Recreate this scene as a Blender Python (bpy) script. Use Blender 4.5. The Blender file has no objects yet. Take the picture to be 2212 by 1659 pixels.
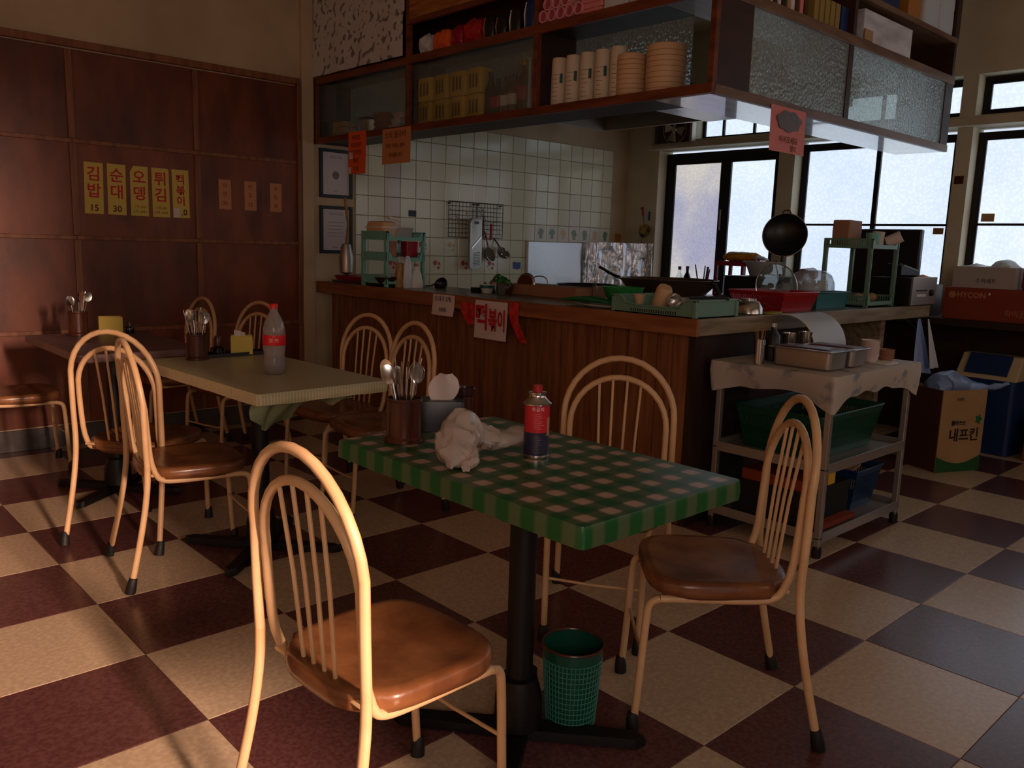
import bpy, math, random
from mathutils import Vector, Matrix, noise
from math import sin, cos, pi, radians as R, sqrt

random.seed(7)
COL = bpy.context.scene.collection
SC = bpy.context.scene

# ------------------------------------------------------------------ camera
cam_data = bpy.data.cameras.new('camera')
cam_data.sensor_width = 36.0
cam_data.lens = 36.0 * 1803.6 / 2212.0
cam_data.clip_start = 0.05
cam = bpy.data.objects.new('camera', cam_data)
COL.objects.link(cam)
yaw, pitch, roll = 0.8215658, -0.16443286, 0.03093197
fw = Vector((cos(pitch) * cos(yaw), cos(pitch) * sin(yaw), sin(pitch)))
rt = fw.cross(Vector((0, 0, 1))).normalized()
up = rt.cross(fw)
rr = rt * cos(roll) + up * sin(roll)
uu = rt * -sin(roll) + up * cos(roll)
m = Matrix((rr, uu, -fw)).transposed().to_4x4()
m.translation = Vector((-0.7954, -2.4179, 1.2316))
cam.matrix_world = m
SC.camera = cam

# ------------------------------------------------------------------ world, exposure
SC.view_settings.view_transform = 'Standard'
SC.view_settings.look = 'None'
SC.view_settings.gamma = 1
SC.view_settings.use_curve_mapping = False
SC.view_settings.exposure = 0.0
SC.cycles.use_denoising = True
SC.cycles.max_bounces = 8
SC.cycles.transparent_max_bounces = 12
SC.cycles.caustics_reflective = False
SC.cycles.caustics_refractive = False
SC.cycles.sample_clamp_indirect = 4.0
w = bpy.data.worlds.new('overcast_sky')
SC.world = w
w.use_nodes = True
w.node_tree.nodes['Background'].inputs[0].default_value = (0.75, 0.85, 1.0, 1)
w.node_tree.nodes['Background'].inputs[1].default_value = 0.9


def area_light(name, loc, target, sx, sy, power, color):
    d = bpy.data.lights.new(name, 'AREA')
    d.shape = 'RECTANGLE'
    d.size, d.size_y, d.energy, d.color = sx, sy, power, color
    o = bpy.data.objects.new(name, d)
    COL.objects.link(o)
    o.location = loc
    o.rotation_euler = (Vector(target) - Vector(loc)).to_track_quat('-Z', 'Y').to_euler()
    return o


# warm low daylight entering by the street door behind the camera
area_light('doorway_daylight', (-0.16, -7.6, 2.55), (-0.16, 0.6, 0.0), 0.5, 0.9, 1450, (1.0, 0.66, 0.50))
# soft warm daylight of the street window behind the camera on the left
area_light('street_window_daylight', (-1.75, -3.72, 1.75), (0.4, 0.4, 0.7), 1.3, 1.1, 25, (1.0, 0.74, 0.62))

# ------------------------------------------------------------------ colours and materials


def lin(v):
    v /= 255.0
    return v / 12.92 if v <= 0.04045 else ((v + 0.055) / 1.055) ** 2.4


def rgb(r, g, b):
    return (lin(r), lin(g), lin(b), 1.0)


def mat(name, col, rough=0.5, metal=0.0, col2=None, nscale=8.0, stretch=(1, 1, 1), contrast=(0.35, 0.65),
        bump=0.0, bscale=60.0, rand=0.0, trans=0.0, emit=0.0, spec=0.5, coat=0.0, ior=1.45, alpha=1.0, sub=0.0,
        detail=4.0, voronoi=False):
    m = bpy.data.materials.new(name)
    m.use_nodes = True
    nt = m.node_tree
    b = nt.nodes['Principled BSDF']
    b.inputs['Base Color'].default_value = col
    b.inputs['Roughness'].default_value = rough
    b.inputs['Metallic'].default_value = metal
    b.inputs['Specular IOR Level'].default_value = spec
    b.inputs['Transmission Weight'].default_value = trans
    b.inputs['IOR'].default_value = ior
    b.inputs['Coat Weight'].default_value = coat
    b.inputs['Alpha'].default_value = alpha
    tc = nt.nodes.new('ShaderNodeTexCoord')
    mp = nt.nodes.new('ShaderNodeMapping')
    mp.inputs['Scale'].default_value = stretch
    oi = nt.nodes.new('ShaderNodeObjectInfo')
    ad = nt.nodes.new('ShaderNodeVectorMath')
    ad.operation = 'MULTIPLY_ADD'
    cx = nt.nodes.new('ShaderNodeCombineXYZ')
    for k in range(3):
        nt.links.new(oi.outputs['Random'], cx.inputs[k])
    ad.inputs[1].default_value = (37.0, 17.0, 23.0)
    nt.links.new(cx.outputs[0], ad.inputs[0])
    nt.links.new(tc.outputs['Object'], ad.inputs[2])
    nt.links.new(ad.outputs[0], mp.inputs['Vector'])
    last = None
    if col2 is not None:
        n = nt.nodes.new('ShaderNodeTexNoise')
        n.inputs['Scale'].default_value = nscale
        n.inputs['Detail'].default_value = detail
        nt.links.new(mp.outputs[0], n.inputs['Vector'])
        r = nt.nodes.new('ShaderNodeValToRGB')
        r.color_ramp.elements[0].position = contrast[0]
        r.color_ramp.elements[0].color = col
        r.color_ramp.elements[1].position = contrast[1]
        r.color_ramp.elements[1].color = col2
        nt.links.new(n.outputs['Fac'], r.inputs['Fac'])
        last = r.outputs['Color']
    if rand > 0:
        hs = nt.nodes.new('ShaderNodeHueSaturation')
        mr = nt.nodes.new('ShaderNodeMapRange')
        mr.inputs['To Min'].default_value = 1 - rand
        mr.inputs['To Max'].default_value = 1 + rand
        nt.links.new(oi.outputs['Random'], mr.inputs['Value'])
        nt.links.new(mr.outputs[0], hs.inputs['Value'])
        hs.inputs['Color'].default_value = col
        if last is not None:
            nt.links.new(last, hs.inputs['Color'])
        last = hs.outputs['Color']
    if last is not None:
        nt.links.new(last, b.inputs['Base Color'])
    if bump > 0:
        if voronoi:
            bn = nt.nodes.new('ShaderNodeTexVoronoi')
            out = bn.outputs['Distance']
        else:
            bn = nt.nodes.new('ShaderNodeTexNoise')
            bn.inputs['Detail'].default_value = 2.0
            out = bn.outputs['Fac']
        bn.inputs['Scale'].default_value = bscale
        nt.links.new(tc.outputs['Object'], bn.inputs['Vector'])
        bp = nt.nodes.new('ShaderNodeBump')
        bp.inputs['Strength'].default_value = bump
        bp.inputs['Distance'].default_value = 0.004
        nt.links.new(out, bp.inputs['Height'])
        nt.links.new(bp.outputs[0], b.inputs['Normal'])
    if emit > 0:
        b.inputs['Emission Strength'].default_value = emit
        if bump > 0:
            vr = nt.nodes.new('ShaderNodeTexVoronoi')
            vr.inputs['Scale'].default_value = bscale
            nt.links.new(tc.outputs['Object'], vr.inputs['Vector'])
            mq = nt.nodes.new('ShaderNodeMapRange')
            mq.inputs['From Max'].default_value = 0.6
            mq.inputs['To Min'].default_value = emit * (1.0 + 0.09 * bump)
            mq.inputs['To Max'].default_value = emit * (1.0 - 0.14 * bump)
            nt.links.new(vr.outputs['Distance'], mq.inputs['Value'])
            nt.links.new(mq.outputs[0], b.inputs['Emission Strength'])
        b.inputs['Emission Color'].default_value = col
        if last is not None:
            nt.links.new(last, b.inputs['Emission Color'])
    return m


def gingham(name, dark, mid, pale, period, px=0.0, py=0.0, soft=0.12, rough=0.35):
    """woven check: two crossed soft bands"""
    m = mat(name, dark, rough)
    nt = m.node_tree
    b = nt.nodes['Principled BSDF']
    tc = nt.nodes.new('ShaderNodeTexCoord')
    sp = nt.nodes.new('ShaderNodeSeparateXYZ')
    nt.links.new(tc.outputs['Object'], sp.inputs[0])
    fs = []
    for k, off in ((0, px), (1, py)):
        a = nt.nodes.new('ShaderNodeMath'); a.operation = 'MULTIPLY_ADD'
        a.inputs[1].default_value = 2 * pi / period
        a.inputs[2].default_value = -off * 2 * pi / period
        nt.links.new(sp.outputs[k], a.inputs[0])
        c = nt.nodes.new('ShaderNodeMath'); c.operation = 'COSINE'
        nt.links.new(a.outputs[0], c.inputs[0])
        mr = nt.nodes.new('ShaderNodeMapRange')
        mr.interpolation_type = 'SMOOTHSTEP'
        mr.inputs['From Min'].default_value = -0.15 - soft * 2
        mr.inputs['From Max'].default_value = 0.35 + soft * 2
        nt.links.new(c.outputs[0], mr.inputs['Value'])
        fs.append(mr.outputs[0])
    s = nt.nodes.new('ShaderNodeMath'); s.operation = 'ADD'
    nt.links.new(fs[0], s.inputs[0]); nt.links.new(fs[1], s.inputs[1])
    h = nt.nodes.new('ShaderNodeMath'); h.operation = 'MULTIPLY'; h.inputs[1].default_value = 0.5
    nt.links.new(s.outputs[0], h.inputs[0])
    r = nt.nodes.new('ShaderNodeValToRGB')
    r.color_ramp.elements[0].color = dark
    r.color_ramp.elements[1].color = pale
    e = r.color_ramp.elements.new(0.5); e.color = mid
    nt.links.new(h.outputs[0], r.inputs['Fac'])
    nt.links.new(r.outputs[0], b.inputs['Base Color'])
    return m


M = {}
M['plaster'] = mat('plaster_beige', rgb(196, 172, 140), 0.75, col2=rgb(178, 154, 122), nscale=2.5, bump=0.15, bscale=90)
M['plaster_pale'] = mat('plaster_pale', rgb(205, 195, 170), 0.7, col2=rgb(190, 178, 150), nscale=3, bump=0.1, bscale=90)
M['ply'] = mat('plywood_red_brown', rgb(124, 64, 36), 0.42, col2=rgb(84, 38, 22), nscale=3.2, stretch=(2.2, 1, 0.8),
               contrast=(0.35, 0.7), rand=0.22, bump=0.1, bscale=30, detail=6)
M['batten'] = mat('batten_brown', rgb(136, 86, 52), 0.5, col2=rgb(108, 62, 36), nscale=5, stretch=(6, 6, 0.6), rand=0.1)
M['skirting'] = mat('skirting_grey', rgb(92, 86, 84), 0.35, col2=rgb(70, 64, 62), nscale=9)
M['tile_cream'] = mat('floor_tile_cream', rgb(204, 180, 150), 0.27, col2=rgb(188, 162, 134), nscale=70, contrast=(0.35, 0.6),
                      rand=0.04, bump=0.05, bscale=30, spec=0.9)
M['tile_dark'] = mat('floor_tile_maroon', rgb(104, 66, 64), 0.27, col2=rgb(84, 48, 46), nscale=80, contrast=(0.35, 0.62),
                     rand=0.05, bump=0.05, bscale=30, spec=0.9)
M['grout'] = mat('floor_seam', rgb(60, 42, 36), 0.7)
M['wall_tile'] = mat('wall_tile_glazed', rgb(220, 217, 188), 0.12, rand=0.05, bump=0.05, bscale=9, spec=0.5)
M['wall_tile_p'] = mat('wall_tile_pink', rgb(208, 190, 172), 0.12, rand=0.03, bump=0.05, bscale=9)
M['tile_grout'] = mat('wall_grout', rgb(120, 116, 100), 0.8)
M['black_frame'] = mat('black_aluminium', rgb(26, 22, 22), 0.4, metal=0.3)
M['chair_cream'] = mat('chair_enamel_cream', rgb(212, 174, 130), 0.33, col2=rgb(200, 160, 116), nscale=12, rand=0.03)
M['rubber'] = mat('rubber_black', rgb(20, 17, 16), 0.6)
M['vinyl'] = mat('seat_vinyl_orange_brown', rgb(136, 88, 52), 0.27, col2=rgb(100, 60, 36), nscale=9, rand=0.08, bump=0.12, bscale=70)
M['vinyl_edge'] = mat('seat_underside_brown', rgb(92, 50, 28), 0.5)
M['iron'] = mat('iron_black', rgb(22, 20, 20), 0.45, metal=0.4, bump=0.15, bscale=120)
M['counter_wood'] = mat('counter_plank_wood', rgb(142, 92, 56), 0.4, col2=rgb(108, 64, 38), nscale=7, stretch=(5, 5, 0.5),
                        rand=0.12, detail=7, bump=0.08, bscale=60)
M['counter_edge'] = mat('counter_edge_wood', rgb(152, 96, 58), 0.35, col2=rgb(120, 70, 42), nscale=6, stretch=(5, 0.6, 5), detail=7)
M['counter_edge_r'] = mat('counter_edge_grey', rgb(152, 134, 104), 0.45, col2=rgb(112, 92, 66), nscale=7, stretch=(0.5, 5, 5), detail=7)
M['counter_top'] = mat('counter_laminate', rgb(112, 104, 90), 0.28, col2=rgb(82, 72, 60), nscale=10, detail=6)
M['dark_wood'] = mat('dark_side_wood', rgb(52, 30, 20), 0.5, col2=rgb(38, 20, 13), nscale=6, stretch=(5, 5, 0.6))
M['cab_wood'] = mat('cabinet_wood', rgb(122, 62, 32), 0.4, col2=rgb(88, 40, 20), nscale=6, stretch=(5, 0.7, 5), detail=6, rand=0.08)
M['cab_wood_x'] = mat('cabinet_wood_worn', rgb(130, 98, 76), 0.4, col2=rgb(96, 64, 44), nscale=5, stretch=(0.7, 5, 5), detail=6, rand=0.08)
M['cab_dark'] = mat('cabinet_inner_wood', rgb(64, 34, 20), 0.5, col2=rgb(46, 22, 12), nscale=5, stretch=(1, 1, 4))
M['oak'] = mat('light_wood_board', rgb(170, 108, 54), 0.45, col2=rgb(130, 74, 34), nscale=4, stretch=(1, 1.2, 14), detail=7, contrast=(0.4, 0.62))
M['marble'] = mat('marble_film', rgb(226, 228, 236), 0.28, coat=0.8, col2=rgb(156, 152, 160), nscale=3.5, stretch=(0.8, 3, 2), detail=7, contrast=(0.42, 0.66))


def thin(name, tint, clear, rough=0.04, fres=0.10, **kw):
    """thin clear sheet: part straight-through, part surface sheen or scatter"""
    m = mat(name, tint, rough, **kw)
    nt = m.node_tree
    b = nt.nodes['Principled BSDF']
    out = nt.nodes['Material Output']
    tr = nt.nodes.new('ShaderNodeBsdfTransparent')
    tr.inputs[0].default_value = tint
    mx = nt.nodes.new('ShaderNodeMixShader')
    mx.inputs[0].default_value = 1 - clear
    nt.links.new(tr.outputs[0], mx.inputs[1])
    nt.links.new(b.outputs[0], mx.inputs[2])
    nt.links.new(mx.outputs[0], out.inputs['Surface'])
    return m


M['glass'] = thin('clear_glass', (0.88, 0.93, 0.92, 1), 0.80, 0.03, trans=0.9)
M['pattern_glass'] = thin('patterned_glass', (0.82, 0.90, 0.89, 1), 0.42, 0.22, trans=0.75, bump=1.0, bscale=60, voronoi=True)
M['steel'] = mat('stainless_steel', rgb(196, 192, 186), 0.22, metal=1.0, bump=0.05, bscale=25)
M['steel_dull'] = mat('steel_dull', rgb(170, 160, 150), 0.4, metal=0.9)
M['galv'] = mat('trolley_steel', rgb(172, 164, 156), 0.35, metal=0.7)
M['foil'] = mat('aluminium_foil', rgb(226, 228, 234), 0.28, metal=0.75, bump=1.0, bscale=22)
M['white_board'] = mat('foil_wrapped_board', rgb(226, 230, 236), 0.3, metal=0.35, bump=0.6, bscale=14)
M['white_plastic'] = mat('white_plastic', rgb(214, 208, 198), 0.4)
M['clear_plastic'] = thin('clear_plastic', (0.9, 0.93, 0.95, 1), 0.68, 0.10, trans=0.5)
M['milky'] = mat('milky_plastic', rgb(200, 200, 202), 0.35, trans=0.35)
M['aqua'] = mat('aqua_plastic', rgb(116, 176, 160), 0.4, rand=0.02)
M['sage'] = mat('sage_plastic', rgb(104, 138, 118), 0.45)
M['green'] = mat('green_plastic', rgb(28, 104, 58), 0.4)
M['green_dk'] = mat('bin_green_plastic', rgb(14, 70, 56), 0.35)
M['green_lit'] = mat('bin_green_mesh', rgb(56, 120, 104), 0.35)
M['navy'] = mat('blue_plastic', rgb(24, 48, 96), 0.4)
M['teal'] = mat('teal_plastic', rgb(22, 98, 96), 0.4)
M['red'] = mat('red_plastic', rgb(170, 28, 30), 0.35)
M['crimson'] = mat('crimson_plastic', rgb(150, 18, 44), 0.35)
M['black'] = mat('black_plastic', rgb(22, 21, 22), 0.35)
M['black_matte'] = mat('black_matte', rgb(16, 14, 14), 0.7)
M['brownware'] = mat('brown_glazed', rgb(88, 44, 28), 0.28, col2=rgb(60, 28, 18), nscale=9, stretch=(6, 6, 1))
M['darkbowl'] = mat('dark_lacquer', rgb(52, 28, 24), 0.25)
M['paper'] = mat('paper_white', rgb(214, 196, 190), 0.8)
M['cup_print'] = mat('printed_cup_paper', rgb(204, 188, 164), 0.6)
M['pale_roll'] = mat('takeaway_bowl_paper', rgb(206, 168, 128), 0.5)
M['cert_paper'] = mat('certificate_paper', rgb(196, 186, 186), 0.3)
M['yellow_paper'] = mat('yellow_sign_paper', rgb(206, 180, 84), 0.7)
M['peach_paper'] = mat('peach_paper', rgb(190, 126, 84), 0.7)
M['orange_paper'] = mat('orange_paper', rgb(226, 92, 38), 0.7)
M['pink_paper'] = mat('pink_paper', rgb(214, 128, 124), 0.7)
M['red_ink'] = mat('red_ink', rgb(186, 30, 34), 0.6)
M['brown_ink'] = mat('brown_ink', rgb(92, 44, 20), 0.7)
M['black_ink'] = mat('black_ink', rgb(34, 26, 26), 0.7)
M['grey_ink'] = mat('grey_ink', rgb(120, 112, 112), 0.7)
M['white_ink'] = mat('white_ink', rgb(230, 216, 210), 0.7)
M['cardboard'] = mat('cardboard', rgb(176, 140, 96), 0.75, col2=rgb(160, 124, 82), nscale=4)
M['cardboard_rose'] = mat('cardboard_rose', rgb(160, 116, 88), 0.75, col2=rgb(146, 102, 76), nscale=5)
M['cardboard_or'] = mat('cardboard_orange', rgb(136, 52, 26), 0.7)
M['yellow_pack'] = mat('yellow_pack', rgb(214, 170, 44), 0.45, rand=0.1)
M['pink_tube'] = mat('pink_tube', rgb(226, 150, 156), 0.5)
M['pink_in'] = mat('pink_tube_inside', rgb(160, 74, 92), 0.6)
M['bag_clear'] = thin('plastic_bag_clear', rgb(236, 220, 208), 0.40, 0.16, trans=0.2, bump=1.0, bscale=28, coat=0.3)
M['bag_blue'] = mat('plastic_bag_blue', rgb(150, 176, 228), 0.3, trans=0.25, bump=0.7, bscale=18)
M['bag_white'] = mat('plastic_bag_white', rgb(196, 198, 202), 0.35, bump=0.6, bscale=20)
M['leaf'] = mat('leaf_green', rgb(48, 120, 40), 0.4, col2=rgb(34, 92, 30), nscale=10)
M['bread'] = mat('brown_fill', rgb(150, 98, 58), 0.6, col2=rgb(96, 54, 34), nscale=30, bump=0.5, bscale=40)
M['corn'] = mat('yellow_corn', rgb(226, 172, 36), 0.45, col2=rgb(180, 120, 20), nscale=30, bump=0.6, bscale=60)
M['cola'] = mat('cola', rgb(14, 5, 3), 0.1)
M['pet'] = thin('pet_plastic', (0.86, 0.82, 0.80, 1), 0.66, 0.06, trans=0.5)
M['cola_red'] = mat('cola_label_red', rgb(218, 20, 26), 0.35)
M['skewer'] = mat('wooden_skewers', rgb(190, 152, 96), 0.6, col2=rgb(130, 96, 54), nscale=14, stretch=(10, 10, 1))
M['brush_wood'] = mat('wooden_handle', rgb(150, 108, 58), 0.5)
M['cloth_trolley'] = mat('trolley_cloth', rgb(188, 176, 164), 0.55, col2=rgb(130, 132, 136), nscale=9, contrast=(0.56, 0.66), bump=0.2, bscale=14)
M['curtain'] = mat('curtain_print', rgb(196, 192, 190), 0.7, col2=rgb(120, 118, 118), nscale=26, contrast=(0.58, 0.64), detail=0.5)
M['pane_sky'] = mat('frosted_pane_daylit', rgb(228, 242, 252), 0.2, col2=rgb(212, 228, 250), nscale=1.2, emit=1.1, bump=0.7, bscale=45, voronoi=True)
M['pane_warm'] = mat('frosted_pane_warm', rgb(232, 228, 222), 0.2, col2=rgb(184, 186, 216), nscale=1.6, emit=0.78, bump=1.0, bscale=55, voronoi=True)
M['pane_fill'] = mat('added_fill_pane', (1.0, 0.78, 0.64, 1), 0.2, emit=1.0)  # glowing pane of the two added windows, warm fill from behind the camera
M['gingham_green'] = gingham('gingham_green_cloth', rgb(20, 84, 38), rgb(74, 94, 62), rgb(184, 154, 134), 0.074, -0.222, -0.245)
M['gingham_grey'] = gingham('small_check_greenish_cloth', rgb(158, 152, 116), rgb(180, 170, 132), rgb(200, 186, 150), 0.012, 0, 0)
M['cloth_purple'] = mat('table_cover_mauve', rgb(116, 86, 84), 0.4, col2=rgb(94, 66, 66), nscale=14)
M['lining'] = mat('cloth_lining_green', rgb(124, 130, 92), 0.6, col2=rgb(98, 108, 76), nscale=8)
M['bluesticker'] = mat('blue_sticker', rgb(38, 74, 150), 0.5)
M['dark_sticker'] = mat('dark_sticker', rgb(44, 44, 62), 0.5)
M['ochre'] = mat('ochre_sticker', rgb(170, 108, 36), 0.6)
M['rose_red'] = mat('rose_print_red', rgb(190, 52, 48), 0.3)
M['rose_yellow'] = mat('rose_print_yellow', rgb(206, 178, 118), 0.3)
M['print_green'] = mat('print_green', rgb(120, 144, 110), 0.3)
M['orange_stuff'] = mat('orange_bundle', rgb(226, 140, 40), 0.6, col2=rgb(176, 92, 20), nscale=20, bump=0.6, bscale=40)

# ------------------------------------------------------------------ mesh builder


class MB:
    def __init__(s, T=None):
        s.v, s.f, s.T = [], [], T or Matrix()

    def add(s, vs, fs):
        n = len(s.v)
        s.v += [tuple(s.T @ Vector(p)) for p in vs]
        s.f += [tuple(n + k for k in q) for q in fs]
        return s

    def box(s, x0, x1, y0, y1, z0, z1):
        return s.add([(x0, y0, z0), (x1, y0, z0), (x1, y1, z0), (x0, y1, z0), (x0, y0, z1), (x1, y0, z1), (x1, y1, z1), (x0, y1, z1)],
                     [(3, 2, 1, 0), (4, 5, 6, 7), (0, 1, 5, 4), (1, 2, 6, 5), (2, 3, 7, 6), (3, 0, 4, 7)])

    def tube(s, pts, r, seg=10, closed=False, squash=1.0):
        pts = [Vector(p) for p in pts]
        n = len(pts)
        rs = r if isinstance(r, (list, tuple)) else [r] * n
        t0 = (pts[1] - pts[0]).normalized()
        a = Vector((0, 0, 1)) if abs(t0.z) < 0.9 else Vector((1, 0, 0))
        u = t0.cross(a).normalized()
        vs, fs = [], []
        for i, p in enumerate(pts):
            if closed:
                t = (pts[(i + 1) % n] - pts[i - 1]).normalized()
            else:
                t = (pts[min(i + 1, n - 1)] - pts[max(i - 1, 0)]).normalized()
            u = (u - t * u.dot(t)).normalized()
            w_ = t.cross(u)
            for k in range(seg):
                an = 2 * pi * k / seg
                vs.append(p + (u * cos(an) + w_ * sin(an) * squash) * rs[i])
        rng = n if closed else n - 1
        for i in range(rng):
            j = (i + 1) % n
            for k in range(seg):
                l = (k + 1) % seg
                fs.append((i * seg + k, i * seg + l, j * seg + l, j * seg + k))
        if not closed:
            fs.append(tuple(range(seg - 1, -1, -1)))
            fs.append(tuple((n - 1) * seg + k for k in range(seg)))
        return s.add(vs, fs)

    def lathe(s, prof, seg=24, c=(0, 0, 0), sx=1.0, sy=1.0):
        """profile of (r, z), closed at the ends when r == 0"""
        vs, fs, idx = [], [], []
        for (r, z) in prof:
            if r < 1e-6:
                idx.append([len(vs)] * seg)
                vs.append((c[0], c[1], c[2] + z))
            else:
                idx.append([len(vs) + k for k in range(seg)])
                vs += [(c[0] + r * sx * cos(2 * pi * k / seg), c[1] + r * sy * sin(2 * pi * k / seg), c[2] + z) for k in range(seg)]
        for a, b in zip(idx, idx[1:]):
            for k in range(seg):
                l = (k + 1) % seg
                q = []
                for t in (a[k], a[l], b[l], b[k]):
                    if t not in q:
                        q.append(t)
                if len(q) > 2:
                    fs.append(tuple(q))
        return s.add(vs, fs)

    def rings(s, outline, prof, c=(0, 0)):
        """outline scaled about c at each (scale, z, inset) of the profile; capped both ends"""
        vs, fs, n = [], [], len(outline)
        for (k, z) in prof:
            for (x, y) in outline:
                vs.append((c[0] + (x - c[0]) * k, c[1] + (y - c[1]) * k, z))
        for i in range(len(prof) - 1):
            for k in range(n):
                l = (k + 1) % n
                fs.append((i * n + k, i * n + l, (i + 1) * n + l, (i + 1) * n + k))
        fs.append(tuple(range(n - 1, -1, -1)))
        fs.append(tuple((len(prof) - 1) * n + k for k in range(n)))
        return s.add(vs, fs)

    def prism(s, poly, z0, z1):
        return s.rings(poly, [(1, z0), (1, z1)])

    def grid(s, fn, nu, nv, thick=0.0):
        vs = [fn(i / nu, j / nv) for j in range(nv + 1) for i in range(nu + 1)]
        W = nu + 1
        fs = [(j * W + i, j * W + i + 1, (j + 1) * W + i + 1, (j + 1) * W + i) for j in range(nv) for i in range(nu)]
        if thick:
            V = [Vector(p) for p in vs]
            nrm = []
            for j in range(nv + 1):
                for i in range(nu + 1):
                    a = V[j * W + min(i + 1, nu)] - V[j * W + max(i - 1, 0)]
                    b = V[min(j + 1, nv) * W + i] - V[max(j - 1, 0) * W + i]
                    c = a.cross(b)
                    nrm.append(c.normalized() if c.length > 1e-12 else Vector((0, 0, 1)))
            n = len(vs)
            vs = vs + [tuple(V[k] - nrm[k] * thick) for k in range(n)]
            fs = fs + [tuple(n + k for k in reversed(q)) for q in fs]
            bd = [i for i in range(nu)] + [nu + j * W for j in range(nv)] + [nv * W + nu - i for i in range(nu)] + [(nv - j) * W for j in range(nv)]
            for k in range(len(bd)):
                a, b = bd[k], bd[(k + 1) % len(bd)]
                fs.append((b, a, a + n, b + n))
        return s.add(vs, fs)

    def ball(s, c, r, sx=1, sy=1, sz=1, seg=14, rings=8):
        return s.lathe([(r * sin(pi * k / rings), -r * sz * cos(pi * k / rings)) for k in range(rings + 1)], seg, c, sx, sy)

    def build(s, name, m, parent=None, smooth=True, loc=None, rz=0.0, ang=38, label=None, bev=0.0):
        me = bpy.data.meshes.new(name)
        me.from_pydata(s.v, [], s.f)
        me.update()
        if smooth:
            me.polygons.foreach_set('use_smooth', [True] * len(me.polygons))
            me.set_sharp_from_angle(angle=R(ang))
        me.materials.append(M[m] if isinstance(m, str) else m)
        o = bpy.data.objects.new(name, me)
        COL.objects.link(o)
        if parent:
            o.parent = parent
        if loc is not None:
            o.location = loc
        if rz:
            o.rotation_euler = (0, 0, rz)
        if label:
            o['label'] = label
        if bev:
            b = o.modifiers.new('bevel', 'BEVEL')
            b.width = bev
            b.segments = 2
            b.limit_method = 'ANGLE'
        return o


def tag(o, label, cat, group=None):
    o['label'] = label
    o['category'] = cat
    if group:
        o['group'] = group
    return o


def thing(name, label, cat, loc=(0, 0, 0), rz=0.0, group=None):
    o = bpy.data.objects.new(name, None)
    o.empty_display_size = 0.05
    COL.objects.link(o)
    o.location = loc
    o.rotation_euler = (0, 0, rz)
    return tag(o, label, cat, group)


def struct(o):
    o['kind'] = 'structure'
    return o


def dup(root, loc, rz, label=None, group=None):
    def cp(o, parent):
        c = o.copy()
        COL.objects.link(c)
        c.parent = parent
        for ch in KIDS.get(o.name, []):
            cp(ch, c)
        return c
    KIDS = {}
    for o in bpy.data.objects:
        if o.parent:
            KIDS.setdefault(o.parent.name, []).append(o)
    r = cp(root, None)
    r.location = loc
    r.rotation_euler = (0, 0, rz)
    if label:
        r['label'] = label
    if group:
        r['group'] = group
    return r


def TR(loc=(0, 0, 0), rx=0, ry=0, rz=0):
    return Matrix.Translation(loc) @ Matrix.Rotation(rz, 4, 'Z') @ Matrix.Rotation(ry, 4, 'Y') @ Matrix.Rotation(rx, 4, 'X')


def lettering(s, size, m, parent, T, name='lettering', bold=0.0, align='CENTER', label=None, sx=1.0):
    """flat printed text as a mesh; T places the text plane (x right, y up, z towards the reader)"""
    cu = bpy.data.curves.new('t', 'FONT')
    cu.body = s
    cu.size = size
    cu.align_x = align
    cu.align_y = 'CENTER'
    cu.offset = bold
    cu.extrude = 0.0003
    cu.resolution_u = 2
    o = bpy.data.objects.new('t', cu)
    COL.objects.link(o)
    dg = bpy.context.evaluated_depsgraph_get()
    me = bpy.data.meshes.new_from_object(o.evaluated_get(dg))
    bpy.data.objects.remove(o)
    me.name = name
    me.transform(T @ Matrix.Diagonal((sx, 1, 1, 1)))
    me.materials.clear()
    me.materials.append(M[m] if isinstance(m, str) else m)
    q = bpy.data.objects.new(name, me)
    COL.objects.link(q)
    q.parent = parent
    if label:
        q['label'] = label
    return q


FACE_NY = lambda x, y, z: TR((x, y, z), rx=pi / 2)                  # reads from -y
FACE_NX = lambda x, y, z: TR((x, y, z), rz=-pi / 2) @ TR(rx=pi / 2)  # reads from -x


def rrect(w_, d, r, n=5, cx=0.0, cy=0.0):
    out = []
    for (sx, sy, a0) in ((1, 1, 0), (-1, 1, 90), (-1, -1, 180), (1, -1, 270)):
        for k in range(n + 1):
            a = R(a0 + 90 * k / n)
            out.append((cx + sx * (w_ / 2 - r) + r * cos(a), cy + sy * (d / 2 - r) + r * sin(a)))
    return out

# ================================================================== THE ROOM
XL, XR, YF, YB, ZC = -3.2, 5.5, -3.6, 2.83, 3.1
T = 0.45

fl = MB().box(XL, XR + 0.2, YF, YB, -0.08, -0.004).build('floor', 'grout', smooth=False)
struct(fl)


def tile_mesh(name, m):
    h, g = T / 2 - 0.0006, 0.002
    o = MB().rings([(h, h), (-h, h), (-h, -h), (h, -h)], [(1, -0.004), (1, -0.0008), (1 - g / h, 0.0)]).build(name, m, smooth=False)
    me = o.data
    bpy.data.objects.remove(o)
    return me


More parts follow.
